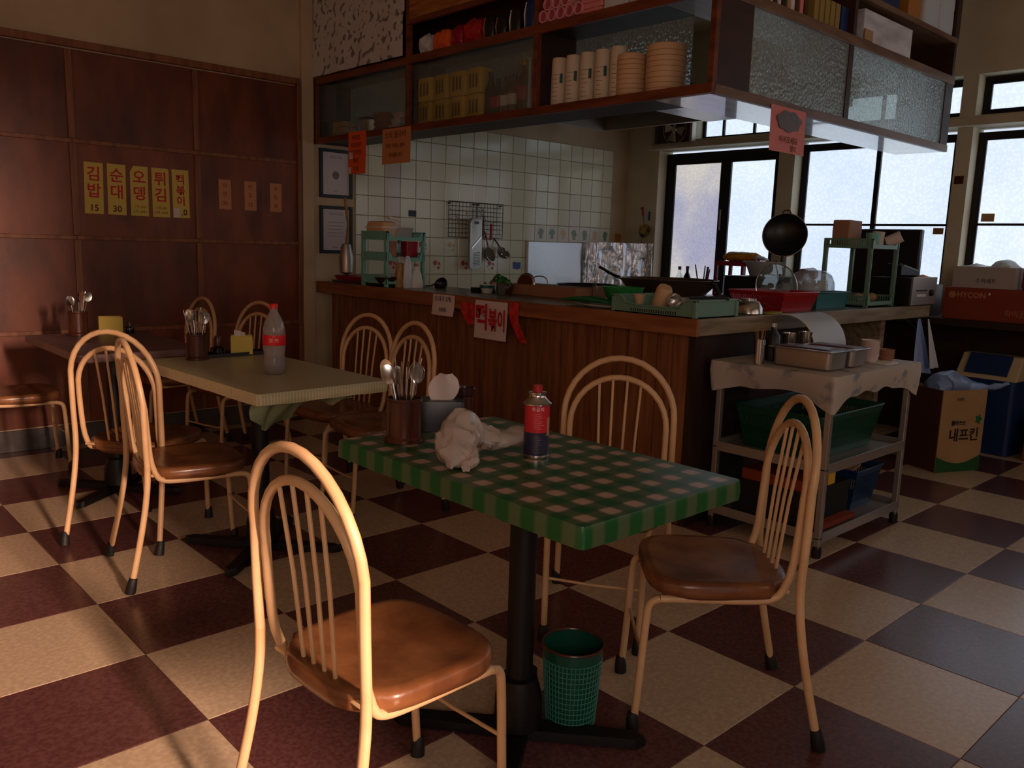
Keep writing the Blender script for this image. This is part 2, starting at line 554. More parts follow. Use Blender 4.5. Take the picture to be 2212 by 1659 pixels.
tm = (tile_mesh('floor_tile', 'tile_cream'), tile_mesh('floor_tile', 'tile_dark'))
rest = {0: MB(), 1: MB()}
cp_, cr_, cf_ = cam.matrix_world.translation, rr, fw
for a in range(-8, 13):
    for b in range(-8, 7):
        x, y = (a + 0.5) * T, (b + 0.5) * T
        if x > XR or y > YB + 0.2 or x < XL or y < YF:
            continue
        dark = 1 if (a + b) % 2 == 0 else 0
        d = Vector((x, y, 0)) - cp_
        zf = d.dot(cf_)
        seen = zf > 0.9 and abs(d.dot(cr_)) < zf * 0.62 + 0.5 and d.dot(uu) > -zf * 0.47 - 0.45 and not (x > 2.5 and y > 0.2)
        if seen:
            t = bpy.data.objects.new('floor_tile', tm[dark])
            COL.objects.link(t)
            t.parent = fl
            t.location = (x, y, 0)
        else:
            h = T / 2 - 0.0006
            rest[dark].box(x - h, x + h, min(y - h, YB), min(y + h, YB), -0.004, 0)
for k, mm in ((0, 'tile_cream'), (1, 'tile_dark')):
    o = rest[k].build('floor_tile', mm, fl, smooth=False)
    o['kind'] = 'stuff'

# back wall: plaster with plywood panelling on the left, glazed tiles in the kitchen
wb = struct(MB().box(XL - 0.1, XR + 0.2, YB, YB + 0.15, 0, ZC).build('wall_back', 'plaster', smooth=False))
xs = [-3.2, -2.92, -2.2, -1.49, -0.775, -0.06, 0.654, 1.36, 2.055]
zs = [0.12, 0.665, 1.20, 1.735, 2.235]
for i in range(len(xs) - 1):
    for j in range(4):
        x0, x1 = xs[i] + 0.018, xs[i + 1] - 0.018
        MB().box(x0, x1, YB - 0.010, YB + 0.002, zs[j] + 0.008, zs[j + 1] - 0.008).build('plywood_panel', 'ply', wb, smooth=False)
        if i < 7:
            MB().box(x1, x1 + 0.036, YB - 0.026, YB, zs[j] + 0.012, zs[j + 1] - 0.012).build('batten', 'batten', wb, smooth=False, bev=0.003)
    for j in range(1, 4):
        MB().box(xs[i] + 0.0, xs[i + 1] - 0.0, YB - 0.020, YB, zs[j] - 0.012, zs[j] + 0.012).build('batten', 'batten', wb, smooth=False, bev=0.003)
tr = struct(MB().box(XL, 2.06, YB - 0.034, YB, 2.235, 2.275).build('trim_1', 'batten', smooth=False, bev=0.004))
tr = struct(MB().box(2.037, 2.062, YB - 0.034, YB, 0.12, 2.235).build('trim_2', 'batten', smooth=False, bev=0.004))
tr = struct(MB().box(2.075, 2.16, YB - 0.03, YB, 0.0, 2.9).build('trim_3', 'plaster', smooth=False, bev=0.003))
struct(MB().box(XL, 2.06, YB - 0.02, YB, 0.0, 0.12).build('baseboard_back', 'skirting', smooth=False, bev=0.003))

# glazed wall tiles
P_ = 0.1404


def wtile_mesh(name, m, w_=P_):
    hx, hz = w_ / 2 - 0.0018, 0.141 / 2 - 0.0018
    b = MB(TR(rx=pi / 2)).rings([(hx, hz), (-hx, hz), (-hx, -hz), (hx, -hz)], [(1, 0), (1, 0.004), (0.965, 0.006)])
    o = b.build(name, m, smooth=False)
    me = o.data
    bpy.data.objects.remove(o)
    return me


MB().box(2.5, 5.28, YB - 0.002, YB + 0.001, 0.80, 2.12).build('grout', 'tile_grout', wb, smooth=False)
wm, wmp = wtile_mesh('wall_tile', 'wall_tile'), wtile_mesh('wall_tile', 'wall_tile_p')
wmn = wtile_mesh('wall_tile', 'wall_tile', 0.105)
deco = {}
for i in range(-1, 19):
    for j in range(9):
        x = 2.607 + (i + 0.5) * P_ if i >= 0 else 2.554
        z = 0.85 + (j + 0.5) * 0.141
        t = bpy.data.objects.new('wall_tile', wmn if i < 0 else (wmp if i == 1 else wm))
        COL.objects.link(t)
        t.parent = wb
        t.location = (x, YB - 0.002, z)
        t.rotation_euler = (R(random.uniform(-.35, .35)), 0, R(random.uniform(-.35, .35)))
        deco[(i, j)] = t


def flower(t, m, leafm, s=1.0, seed=1):
    rnd = random.Random(seed)
    b, g = MB(), MB()
    for k in range(3):
        cx, cz, r = (-0.018, 0.018, 0.02) if k == 0 else ((0.02, 0.012, 0.012) if k == 1 else (0.014, -0.02, 0.013))
        pl = [(cx + r * s * (1 + .18 * sin(5 * a)) * cos(a), cz + r * s * (1 + .18 * sin(5 * a)) * sin(a)) for a in [2 * pi * q / 20 for q in range(20)]]
        b.T = TR(rx=pi / 2)
        b.prism(pl, 0.0062, 0.0066)
    g.T = TR(rx=pi / 2)
    for k in range(7):
        a = rnd.uniform(0, 6.28)
        cx, cz = 0.038 * cos(a) * rnd.uniform(.7, 1), 0.04 * sin(a) * rnd.uniform(.7, 1)
        g.prism([(cx + 0.008 * cos(q + a), cz + 0.004 * sin(q)) for q in (0, 1.5, 3.1, 4.6)], 0.0062, 0.0066)
    b.build('flower_print', m, t, smooth=False)
    g.build('leaf_print', leafm, t, smooth=False)


for (i, j, mm) in ((4, 1, 'rose_red'), (8, 1, 'rose_red'), (6, 1, 'rose_red'), (5, 2, 'rose_yellow'), (7, 2, 'rose_yellow'), (3, 2, 'rose_red'),
                   (1, 1, 'rose_red'), (10, 1, 'rose_red')):
    flower(deco[(i, j)], mm, 'print_green', seed=i * 7 + j)
for k, i in enumerate(range(12, 19)):
    t = deco[(i, 3)]
    fr = MB(TR(rx=pi / 2))
    fr.rings(rrect(0.105, 0.125, 0.03), [(1, 0.0061), (1, 0.0065)])
    fr.build('frame_print', 'white_plastic', t, smooth=False)
    b = MB(TR(rx=pi / 2))
    b.prism([(0.032 * cos(a) * (1 + .2 * sin(4 * a + k)), 0.008 + 0.034 * sin(a)) for a in [q * pi / 9 for q in range(18)]], 0.0066, 0.0069)
    b.prism(rrect(0.04, 0.02, 0.008, cx=0, cy=-0.035), 0.0066, 0.0069)
    b.build('fruit_print', 'print_green' if k % 3 != 2 else 'rose_yellow', t, smooth=False)

# right wall with door, windows and transoms (the daylight side of the room)
wr = MB()
opn = [(1.26, 2.47, 0.0, 2.125), (-0.09, 1.12, 0.88, 2.125), (-1.40, -0.19, 0.88, 2.125), (-2.75, -1.52, 0.0, 2.125)]
trn = [(1.26, 2.10, 2.20, 2.47), (-0.09, 1.12, 2.20, 2.47), (-1.40, -0.19, 2.20, 2.47), (-2.75, -1.52, 2.20, 2.47)]
ys = [YF, -2.75, -1.52, -1.40, -0.19, -0.09, 1.12, 1.26, 2.47, YB]
for a, b in ((YF, -2.75), (-1.52, -1.40), (-0.19, -0.09), (1.12, 1.26), (2.47, YB)):
    wr.box(XR, XR + 0.2, a, b, 0, ZC)
for (a, b, z0, z1) in opn:
    if z0 > 0:
        wr.box(XR, XR + 0.2, a, b, 0, z0)
    wr.box(XR, XR + 0.2, a, b, z1, z1 + 0.075)
    wr.box(XR, XR + 0.2, a, b, 2.47, ZC)
wr.box(XR, XR + 0.2, 2.10, 2.47, 2.20, 2.47)
wr = struct(wr.build('wall_right', 'plaster_pale', smooth=False))
struct(MB().box(XR - 0.07, XR, -3.5, 2.56, 2.125, 2.175).build('trim_4', 'plaster_pale', smooth=False, bev=0.004))


def window(name, y0, y1, z0, z1, mull, bars, panes, fw_=0.045, x=XR + 0.12, label=None):
    """black framed window: mull = list of y, bars = list of z, panes = materials from the high-y side to the low-y side"""
    b = MB()
    b.box(x, x + 0.05, y0, y0 + fw_, z0, z1).box(x, x + 0.05, y1 - fw_, y1, z0, z1)
    b.box(x, x + 0.05, y0 + fw_, y1 - fw_, z0, z0 + fw_).box(x, x + 0.05, y0 + fw_, y1 - fw_, z1 - fw_, z1)
    o = struct(b.build(name, 'black_frame', smooth=False, bev=0.002))
    my = sorted(mull, reverse=True)
    for (yy, hw) in my:
        MB().box(x - 0.004, x + 0.045, yy - hw, yy + hw, z0 + fw_, z1 - fw_).build('mullion', 'black_frame', o, smooth=False, bev=0.002)
    for zz in bars:
        MB().box(x - 0.002, x + 0.04, y0 + fw_, y1 - fw_, zz - 0.008, zz + 0.008).build('glazing_bar', 'black_frame', o, smooth=False)
    ed = [y1 - fw_] + [q for (yy, hw) in my for q in (yy + hw, yy - hw)] + [y0 + fw_]
    for k in range(0, len(ed), 2):
        zz = [z0 + fw_] + list(bars) + [z1 - fw_]
        for p, q in zip(zz, zz[1:]):
            MB().box(x + 0.018, x + 0.024, ed[k + 1], ed[k], p, q).build('pane', panes[min(k // 2, len(panes) - 1)], o, smooth=False)
    return o


d1 = window('door_1', 1.26, 2.47, 0.0, 2.10, [(1.83, 0.052)], [], ['pane_warm', 'pane_sky'], fw_=0.10)
MB().box(XR + 0.105, XR + 0.12, 1.845, 1.86, 1.42, 1.60).build('door_handle', 'steel_dull', d1, smooth=False, bev=0.003)
window('window_1', -0.09, 1.12, 0.90, 2.10, [(0.496, 0.018)], [1.47], ['pane_sky'], fw_=0.055)
w2 = window('window_2', -1.40, -0.19, 0.90, 2.10, [(-0.80, 0.018)], [1.475], ['pane_sky'], fw_=0.055)
window('door_2', -2.75, -1.52, 0.0, 2.10, [(-2.13, 0.05)], [], ['pane_sky'], fw_=0.09)
window('window_3', 1.26, 2.10, 2.20, 2.465, [(1.885, 0.01), (1.583, 0.01)], [], ['pane_sky'], fw_=0.03)
window('window_4', -0.09, 1.12, 2.20, 2.465, [(0.5, 0.012)], [], ['pane_sky'], fw_=0.045)
window('window_5', -1.40, -0.19, 2.20, 2.465, [(-0.80, 0.012)], [], ['pane_sky'], fw_=0.05)
window('window_6', -2.75, -1.52, 2.20, 2.465, [(-2.13, 0.012)], [], ['pane_sky'], fw_=0.05)
struct(MB().box(XR + 0.0, XR + 0.19, -0.09, 1.12, 0.86, 0.90).build('trim_5', 'plaster_pale', smooth=False))
struct(MB().box(XR + 0.0, XR + 0.19, -1.40, -0.19, 0.86, 0.90).build('trim_6', 'plaster_pale', smooth=False))

# walls behind the camera, with the street door and window
wf = MB()
wf.box(XL - 0.1, -2.45, YF - 0.15, YF, 0, ZC).box(-2.45, -1.05, YF - 0.15, YF, 0, 0.95).box(-2.45, -1.05, YF - 0.15, YF, 2.2, ZC)
wf.box(-1.05, -0.45, YF - 0.15, YF, 0, ZC).box(-0.45, 0.06, YF - 0.15, YF, 2.15, ZC).box(0.06, 0.9, YF - 0.15, YF, 0, ZC)
wf.box(0.9, 4.5, YF - 0.15, YF, 0, 0.95).box(0.9, 4.5, YF - 0.15, YF, 2.25, ZC).box(2.6, 2.8, YF - 0.15, YF, 0.95, 2.25).box(4.5, XR + 0.2, YF - 0.15, YF, 0, ZC)  # openings right of the door are added to hold the fill windows
struct(wf.build('wall_front', 'plaster', smooth=False))
struct(MB().box(XL - 0.15, XL, YF, YB, 0, ZC).build('wall_left', 'plaster', smooth=False))
struct(MB().box(XL - 0.15, XR + 0.2, YF - 0.15, YB + 0.15, ZC, ZC + 0.1).build('ceiling', 'plaster_pale', smooth=False))
dn = MB().box(-0.45, -0.40, YF - 0.12, YF - 0.07, 0, 2.15).box(0.02, 0.06, YF - 0.12, YF - 0.07, 0, 2.15).box(-0.40, 0.02, YF - 0.12, YF - 0.07, 2.10, 2.15)
dn.box(-0.24, -0.215, YF - 0.11, YF - 0.08, 0, 2.10)
struct(dn.build('door_3', 'black_frame', smooth=False))
wn = MB().box(-2.45, -2.40, YF - 0.12, YF - 0.07, 0.95, 2.2).box(-1.10, -1.05, YF - 0.12, YF - 0.07, 0.95, 2.2)
wn.box(-2.40, -1.10, YF - 0.12, YF - 0.07, 0.95, 1.0).box(-2.40, -1.10, YF - 0.12, YF - 0.07, 2.15, 2.2)
struct(wn.build('window_7', 'black_frame', smooth=False))

for k, (xa, xb) in enumerate(((0.9, 2.6), (2.8, 4.5))):  # two unseen windows, added so their glowing panes brighten surfaces facing the camera side
    f = MB().box(xa, xa + .05, YF - .12, YF - .07, .95, 2.25).box(xb - .05, xb, YF - .12, YF - .07, .95, 2.25)
    f.box(xa + .05, xb - .05, YF - .12, YF - .07, .95, 1.0).box(xa + .05, xb - .05, YF - .12, YF - .07, 2.2, 2.25)
    f = struct(f.build('window_%d' % (8 + k), 'black_frame', smooth=False))
    MB().box(xa + .05, xb - .05, YF - .10, YF - .094, 1.0, 2.2).build('pane', 'pane_fill', f, smooth=False)

# ================================================================== COUNTER
CX, CY, CZ = 2.18, -0.36, 0.945
ct = thing('service_counter', 'long L-shaped wooden service counter with vertical plank front and grey worktop', 'counter', (0, 0, 0))
MB().box(CX + 0.02, 2.72, CY + 0.02, YB - 0.01, CZ - 0.03, CZ).box(2.72, 4.64, CY + 0.02, 0.18, CZ - 0.03, CZ).build('worktop', 'counter_top', ct, smooth=False)
MB().box(CX, CX + 0.02, CY + 0.0, YB - 0.01, CZ - 0.075, CZ + 0.001).build('edge_rail', 'counter_edge', ct, smooth=False, bev=0.003)
MB().box(CX + 0.02, 4.65, CY, CY + 0.02, CZ - 0.072, CZ + 0.001).build('edge_rail', 'counter_edge_r', ct, smooth=False, bev=0.003, label='worn greyish edge rail facing the room')
MB().box(2.262, 2.72, CY + 0.10, YB - 0.12, 0.02, CZ - 0.03).build('body', 'cab_dark', ct, smooth=False)
y = CY + 0.085
n = 0
while y < YB - 0.13:
    w_ = 0.086
    y1 = min(y + w_, YB - 0.10)
    MB().rings([(0.006, 0.001), (0.006, y1 - y - 0.001), (-0.006, y1 - y - 0.004), (-0.006, 0.004)], [(1, 0.0), (1, CZ - 0.06)]).build(
        'plank', 'counter_wood', ct, smooth=False, loc=(2.256, y, 0.005))
    y = y1
    n += 1
MB().box(2.25, 2.72, CY + 0.055, CY + 0.085, 0.0, CZ - 0.03).build('end_panel', 'dark_wood', ct, smooth=False)
MB().box(2.72, 4.2, 0.02, 0.05, 0.0, CZ - 0.03).build('rear_panel', 'dark_wood', ct, smooth=False)
MB().box(4.20, 4.26, CY + 0.10, 0.10, 0.0, CZ - 0.03).build('support_post', 'counter_edge_r', ct, smooth=False)

# ================================================================== OVERHEAD CABINETS
BX0, BX1 = 2.17, 2.45
ca = thing('overhead_cabinet', 'long overhead wooden shelf cabinet above the counter, from the panelled wall to its corner', 'cabinet')
MB().box(BX0 + 0.012, BX1, -0.05, YB - 0.01, 1.875, 1.90).build('bottom_board', 'dark_wood', ca, smooth=False)
MB().box(BX0, BX0 + 0.022, CY, YB - 0.01, 1.868, 1.908).build('face_rail', 'cab_wood', ca, smooth=False, bev=0.002)
MB().box(BX0, BX0 + 0.022, CY, YB - 0.01, 2.248, 2.292).build('face_rail', 'cab_wood', ca, smooth=False, bev=0.002)
MB().box(BX0 + 0.022, BX1, -0.05, YB - 0.01, 2.265, 2.287).build('shelf_board', 'dark_wood', ca, smooth=False)
MB().box(BX0, BX0 + 0.022, 0.67, 1.75, 2.462, 2.492).build('face_rail', 'cab_wood', ca, smooth=False, bev=0.002)
MB().box(BX0 + 0.004, BX0 + 0.016, 0.67, 1.75, 2.492, 2.80).build('door_board', 'oak', ca, smooth=False, label='pale wooden board door above the open shelf')
for yy in (YB - 0.04, 1.735, 0.665, CY + 0.0):
    MB().box(BX0 + 0.001, BX0 + 0.03, yy - (0.0 if yy > 2 else 0), yy + 0.028, 1.908, 2.248).build('upright', 'cab_wood', ca, smooth=False, bev=0.002)
    MB().box(BX0 + 0.03, BX1, yy + 0.006, yy + 0.022, 1.90, 2.265).build('divider', 'cab_dark', ca, smooth=False)
MB().box(BX0 + 0.001, BX0 + 0.03, 1.735, 1.763, 2.292, 2.9).build('upright', 'cab_wood', ca, smooth=False)
MB().box(BX0 + 0.001, BX0 + 0.03, 0.665, 0.693, 2.292, 2.9).build('upright', 'cab_wood', ca, smooth=False)
for (a, b) in ((1.765, 2.79), (0.695, 1.733)):
    MB().box(BX0 + 0.034, BX0 + 0.038, a, b, 1.91, 2.246).build('glass_pane', 'glass', ca, smooth=False)
    MB().box(BX0 + 0.030, BX0 + 0.036, a, a + 0.008, 1.91, 2.246).build('pane_edge', 'steel_dull', ca, smooth=False)
for (a, b) in ((1.765, 2.79), (0.695, 1.733), (-0.05, 0.663)):
    MB().box(BX1 - 0.006, BX1, a, b, 1.90, 2.265).build('back_glass', 'pattern_glass', ca, smooth=False)
MB().box(BX1 - 0.004, BX1 + 0.002, -0.05, YB - 0.01, 2.29, 2.9).build('back_panel', 'cab_dark', ca, smooth=False)

cb = thing('overhead_cabinet', 'shorter overhead cabinet with patterned glass doors facing the room at right', 'cabinet')
MB().box(BX0 + 0.026, 4.62, CY + 0.022, CY + 0.30, 1.866, 1.876).build('soffit', 'marble', cb, smooth=False, label='marbled grey film on the underside')
MB().box(BX0 + 0.026, 4.64, CY, CY + 0.022, 1.866, 1.905).build('face_rail', 'cab_wood_x', cb, smooth=False, bev=0.002)
MB().box(BX0 + 0.026, 4.64, CY, CY + 0.022, 2.252, 2.298).build('face_rail', 'cab_wood_x', cb, smooth=False, bev=0.002)
MB().box(BX0 + 0.03, 4.62, CY + 0.024, CY + 0.30, 1.878, 1.895).build('bottom_board', 'cab_dark', cb, smooth=False)
MB().box(BX0 + 0.03, 4.62, CY + 0.024, CY + 0.30, 2.262, 2.288).build('shelf_board', 'cab_wood_x', cb, smooth=False)
for xx in (3.31, 4.53):
    MB().box(xx, xx + 0.045 + (0.06 if xx > 4 else 0), CY + 0.004, CY + 0.03, 1.905, 2.252).build('upright', 'cab_dark', cb, smooth=False)
    MB().box(xx + 0.01, xx + 0.03, CY + 0.03, CY + 0.29, 1.895, 2.262).build('divider', 'cab_dark', cb, smooth=False)
for (a, b) in ((2.20, 3.308), (3.358, 4.528)):
    MB().box(a, b, CY + 0.008, CY + 0.014, 1.905, 2.252).build('glass_pane', 'pattern_glass', cb, smooth=False)
MB().box(3.33, 4.63, CY, CY + 0.28, 2.482, 2.510).build('shelf_board', 'cab_wood_x', cb, smooth=False)
MB().box(3.325, 3.355, CY + 0.002, CY + 0.28, 2.288, 2.48).build('divider', 'cab_dark', cb, smooth=False)
MB().box(4.59, 4.62, CY + 0.002, CY + 0.28, 2.298, 2.482).build('divider', 'cab_dark', cb, smooth=False)
MB().box(4.57, 4.63, CY + 0.0, CY + 0.28, 2.51, 2.9).build('end_post', 'cab_dark', cb, smooth=False)
MB().box(2.25, 4.60, CY + 0.262, CY + 0.278, 2.298, 2.48).build('back_panel', 'cab_dark', cb, smooth=False)
MB().box(3.36, 4.57, CY + 0.262, CY + 0.278, 2.512, 2.9).build('back_panel', 'cab_dark', cb, smooth=False)
MB().box(2.20, 3.32, CY + 0.24, CY + 0.262, 2.465, 2.9).build('back_panel', 'cab_dark', cb, smooth=False)

# patterned curtain sheet over the left end of the cabinet
def cur(u, v):
    yy = YB - 0.03 - 1.03 * u
    fold = 0.012 if v > 0.62 else 0.0
    return (BX0 - 0.006 - fold - 0.004 * sin(u * 23) * v, yy, 2.95 - 0.655 * v)
cs = MB().grid(cur, 30, 26, 0.002).build('curtain_sheet', 'curtain', label=None)
tag(cs, 'pale floral patterned sheet hung over the upper left end of the overhead cabinet', 'curtain')

# ================================================================== CHAIRS


def arch(hw, zs_, zt, x0, x1, n=16):
    out = []
    for k in range(n + 1):
        a = pi * k / n
        out.append((x0 + (x1 - x0) * sin(a), hw * cos(a), zs_ + (zt - zs_) * sin(a)))
    return out


def smoothpath(pts, it=2):
    pts = [Vector(p) for p in pts]
    for _ in range(it):
        q = [pts[0]]
        for a, b in zip(pts, pts[1:]):
            q += [a * 0.75 + b * 0.25, a * 0.25 + b * 0.75]
        q.append(pts[-1])
        pts = q
    return pts


def make_chair(label):
    t = thing('dining_chair', label, 'chair', group='cream tube dining chairs at the tables')
    rr_ = 0.0108
    o_ = [(-0.146, 0.189, 0.44), (-0.150, 0.190, 0.55), (-0.152, 0.190, 0.655)]
    up_ = arch(0.190, 0.66, 0.860, -0.152, -0.176)
    path = o_ + up_ + [(x, -y, z) for (x, y, z) in reversed(o_)]
    MB().tube(path, rr_, 12).build('outer_arch', 'chair_cream', t)
    i_ = [(-0.115, 0.160, 0.405), (-0.130, 0.163, 0.45), (-0.137, 0.166, 0.54), (-0.142, 0.166, 0.62)]
    path = smoothpath(i_, 1) + arch(0.166, 0.63, 0.795, -0.142, -0.164) + [(v.x, -v.y, v.z) for v in reversed(smoothpath(i_, 1))]
    MB().tube(path, 0.0102, 12).build('inner_arch', 'chair_cream', t)
    for s in (-1, 1):
        MB().tube(smoothpath([(-0.115, s * 0.160, 0.405), (-0.100, s * 0.158, 0.378), (-0.05, s * 0.158, 0.368), (0.15, s * 0.155, 0.366), (0.19, s * 0.154, 0.364)], 2),
                  0.0102, 10).build('seat_rail', 'chair_cream', t)
        fl_ = MB().tube(smoothpath([(0.19, s * 0.154, 0.364), (0.215, s * 0.153, 0.355), (0.222, s * 0.152, 0.32), (0.232, s * 0.150, 0.12), (0.2385, s * 0.149, 0.03)], 2),
                        0.0102, 10).build('leg', 'chair_cream', t)
        MB(TR((0.2400, s * 0.149, 0), ry=R(3))).lathe([(0, 0.001), (0.0175, 0.001), (0.0170, 0.02), (0.0135, 0.048), (0.0120, 0.05), (0, 0.05)], 14).build('rubber_foot', 'rubber', fl_)
        rl = MB().tube(smoothpath([(-0.146, s * 0.189, 0.44), (-0.148, s * 0.189, 0.36), (-0.170, s * 0.194, 0.22), (-0.214, s * 0.2045, 0.03)], 2),
                       rr_, 12).build('leg', 'chair_cream', t)
        MB(TR((-0.2215, s * 0.2062, 0.002), rx=R(-3) * s, ry=R(13))).lathe([(0, 0), (0.018, 0), (0.0175, 0.02), (0.014, 0.052), (0.0125, 0.054), (0, 0.054)], 14).build('rubber_foot', 'rubber', rl)
    for k, (yt, yb) in enumerate(((-0.072, -0.056), (-0.025, -0.019), (0.025, 0.019), (0.072, 0.056))):
        zt = 0.63 + 0.165 * sqrt(1 - (yt / 0.166) ** 2) - 0.004
        MB().tube([(-0.122, yb, 0.40), (-0.140, (yb * .5 + yt * .5), 0.60), (-0.163, yt, zt)], 0.0047, 8).build('spindle', 'chair_cream', t)
    MB().tube([(-0.120, 0.160, 0.398), (-0.122, 0.08, 0.400), (-0.122, -0.08, 0.400), (-0.120, -0.160, 0.398)], 0.0105, 8, squash=0.6).build('rear_bar', 'chair_cream', t)
    MB().tube([(0.224, 0.150, 0.20), (0.224, 0, 0.196), (0.224, -0.150, 0.20)], 0.0045, 8).build('stretcher', 'chair_cream', t)
    # seat: waisted trapezoid
    out = []
    for k in range(40):
        a = 2 * pi * k / 40
        c_, s_ = cos(a), sin(a)
        e = 0.55
        px = (abs(c_) ** e) * (1 if c_ >= 0 else -1)
        py = (abs(s_) ** e) * (1 if s_ >= 0 else -1)
        hw = 0.185 + 0.008 * px
        out.append((0.035 + 0.185 * px, hw * py * (1 - 0.10 * (px < -0.7))))
    MB().rings(out, [(0.93, 0.376), (0.985, 0.380), (1.0, 0.392), (1.0, 0.404), (0.985, 0.414), (0.95, 0.419), (0.85, 0.419), (0.65, 0.414), (0.4, 0.411), (0.15, 0.410)],
               c=(0.035, 0)).build('seat', 'vinyl', t, ang=60)
    MB().rings(out, [(0.88, 0.366), (0.92, 0.376)], c=(0.035, 0)).build('seat_base', 'vinyl_edge', t, smooth=False)
    return t


chairs = [
    (0.088, -1.076, 2, 'foreground cream tube chair with its back to the camera, left of the green checked table'),
    (1.091, -1.247, 136, 'cream tube chair right of the green checked table, shiny seat turned left'),
    (1.271, -0.681, 212, 'cream tube chair behind the green checked table, its arch before the planks'),
    (1.353, 0.762, 176, 'right one of the two cream chairs side by side before the counter planks'),
    (1.391, 1.180, 188, 'left one of the two cream chairs side by side before the counter planks'),
    (0.371, 1.063, 37, 'left, wider looking one of two crossing cream chairs beside the greyish cloth table'),
    (0.360, 0.641, 352, 'edge-on right one of two crossing cream chairs beside the greyish cloth table'),
    (1.100, 2.575, 183, 'cream chair farthest back by the panelled wall, behind the greyish table cutlery tub'),
    (1.262, 2.105, 194, 'cream tube chair in the back row, seen just left of the cola bottle'),
    (0.180, 2.415, 357, 'cream chair cut by the left picture edge, only brown seat and front legs showing'),
]
first = make_chair(chairs[0][3])
first.location = (chairs[0][0], chairs[0][1], 0)
first.rotation_euler = (0, 0, R(chairs[0][2]))
for (x, y, h, lb) in chairs[1:]:
    dup(first, (x, y, 0), R(h), lb)

# ================================================================== TABLES


def make_table(label, cx, cy, rz, w_, d, zt=0.725):
    t = thing('dining_table', label, 'table', (cx, cy, 0), rz)
    MB().box(-w_ / 2 + .004, w_ / 2 - .004, -d / 2 + .004, d / 2 - .004, zt - 0.035, zt - 0.002).build('tabletop', 'cab_dark', t, smooth=False)
    MB().lathe([(0, 0.04), (0.034, 0.04), (0.034, zt - 0.045), (0, zt - 0.045)], 20).build('pole', 'iron', t)
    MB().lathe([(0, 0.035), (0.062, 0.035), (0.060, 0.11), (0.046, 0.16), (0.036, 0.165), (0, 0.165)], 20).build('collar', 'iron', t)
    MB().box(-0.14, 0.14, -0.14, 0.14, zt - 0.045, zt - 0.035).build('top_plate', 'iron', t, smooth=False)
    for k in range(4):
        a = R(45 + 90 * k) if False else R(90 * k + 40)
        b = MB(TR(rz=a))
        b.rings([(0.03, -0.030), (0.30, -0.022), (0.325, 0), (0.30, 0.022), (0.03, 0.030)], [(1, 0.004), (1, 0.018), (0.96, 0.030)], c=(0.15, 0))
        b.build('base_arm', 'iron', t)
    return t


def make_cloth(name, label, cx, cy, rz, w_, d, m, zt=0.725, drop=0.045, seed=1, wav=0.004):
    rnd = random.Random(seed)
    out = rrect(w_ + 0.006, d + 0.006, 0.012, 4)
    # densify the outline
    den = []
    for k in range(len(out)):
        a, b = Vector(out[k]).to_2d() if False else Vector((*out[k], 0)), Vector((*out[(k + 1) % len(out)], 0))
        n = max(1, int((b - a).length / 0.03))
        den += [a.lerp(b, q / n) for q in range(n)]
    vs, fs, n = [], [], len(den)
    rows = [(0.97, 0.0005, 0), (0.997, 0.0, 0), (1.0, -0.004, 0), (1.004, -drop * .5, .3), (1.002, -drop, 1.0), (0.93, -drop - 0.004, 1.0)]
    for (k, dz, wv) in rows:
        for i, p in enumerate(den):
            nn = noise.noise(Vector((p.x * 9, p.y * 9, seed)))
            vs.append((p.x * k * (1 + wv * nn * 0.012), p.y * k * (1 + wv * nn * 0.008), zt + dz + wv * nn * wav))
    for r_ in range(len(rows) - 1):
        for i in range(n):
            j = (i + 1) % n
            fs.append((r_ * n + j, r_ * n + i, (r_ + 1) * n + i, (r_ + 1) * n + j))
    fs.append(tuple(range(n)))
    o = MB().add(vs, fs).build(name, m, loc=(cx, cy, 0), rz=rz, ang=50)
    return tag(o, label, 'tablecloth')


make_table('square pedestal table with black iron post under the green checked cloth', 0.570, -1.010, 0, 0.525, 0.85)
make_cloth('tablecloth', 'green and pink gingham oilcloth wrapped over the nearest table', 0.570, -1.010, 0, 0.525, 0.85, 'gingham_green', seed=3)
make_table('pedestal table with black iron post under the fine greyish green cloth', 0.668, 0.605, R(2), 0.52, 0.97)
make_cloth('tablecloth', 'fine checked greyish green cloth over the middle table with the cola bottle', 0.668, 0.605, R(2), 0.52, 0.97, 'gingham_grey', drop=0.04, seed=5)
make_table('pedestal table by the panelled wall under a mauve cover', 0.485, 1.75, 0, 0.53, 0.86)
make_cloth('tablecloth', 'dull mauve cover on the far left table by the panelled wall', 0.485, 1.75, 0, 0.53, 0.86, 'cloth_purple', drop=0.03, seed=8)


def flap(u, v):
    # bunched cloth hanging under the near corner of the middle table
    x = 0.405 + 0.42 * u
    y = 0.125 + 0.05 * u + 0.10 * v * sin(pi * u)
    d = 0.035 + 0.085 * max(0.0, 1 - abs(u - 0.26) / 0.30) + 0.012 * sin(u * 17)
    return (x + 0.02 * v * sin(u * 19), y + 0.012 * sin(u * 31 + v * 3), 0.686 - d * v)
fp = MB().grid(flap, 40, 8, 0.001).build('cloth_lining', 'lining')
tag(fp, 'crumpled pale green lining hanging out below the near corner of the greyish cloth table', 'cloth')

# ================================================================== SMALL THINGS: builders


def cup_prof(r0, r1, h, t=0.002, z0=0.0):
    return [(0, z0), (r0, z0), (r1, z0 + h), (r1 - t, z0 + h), (r0 - t, z0 + t), (0, z0 + t)]


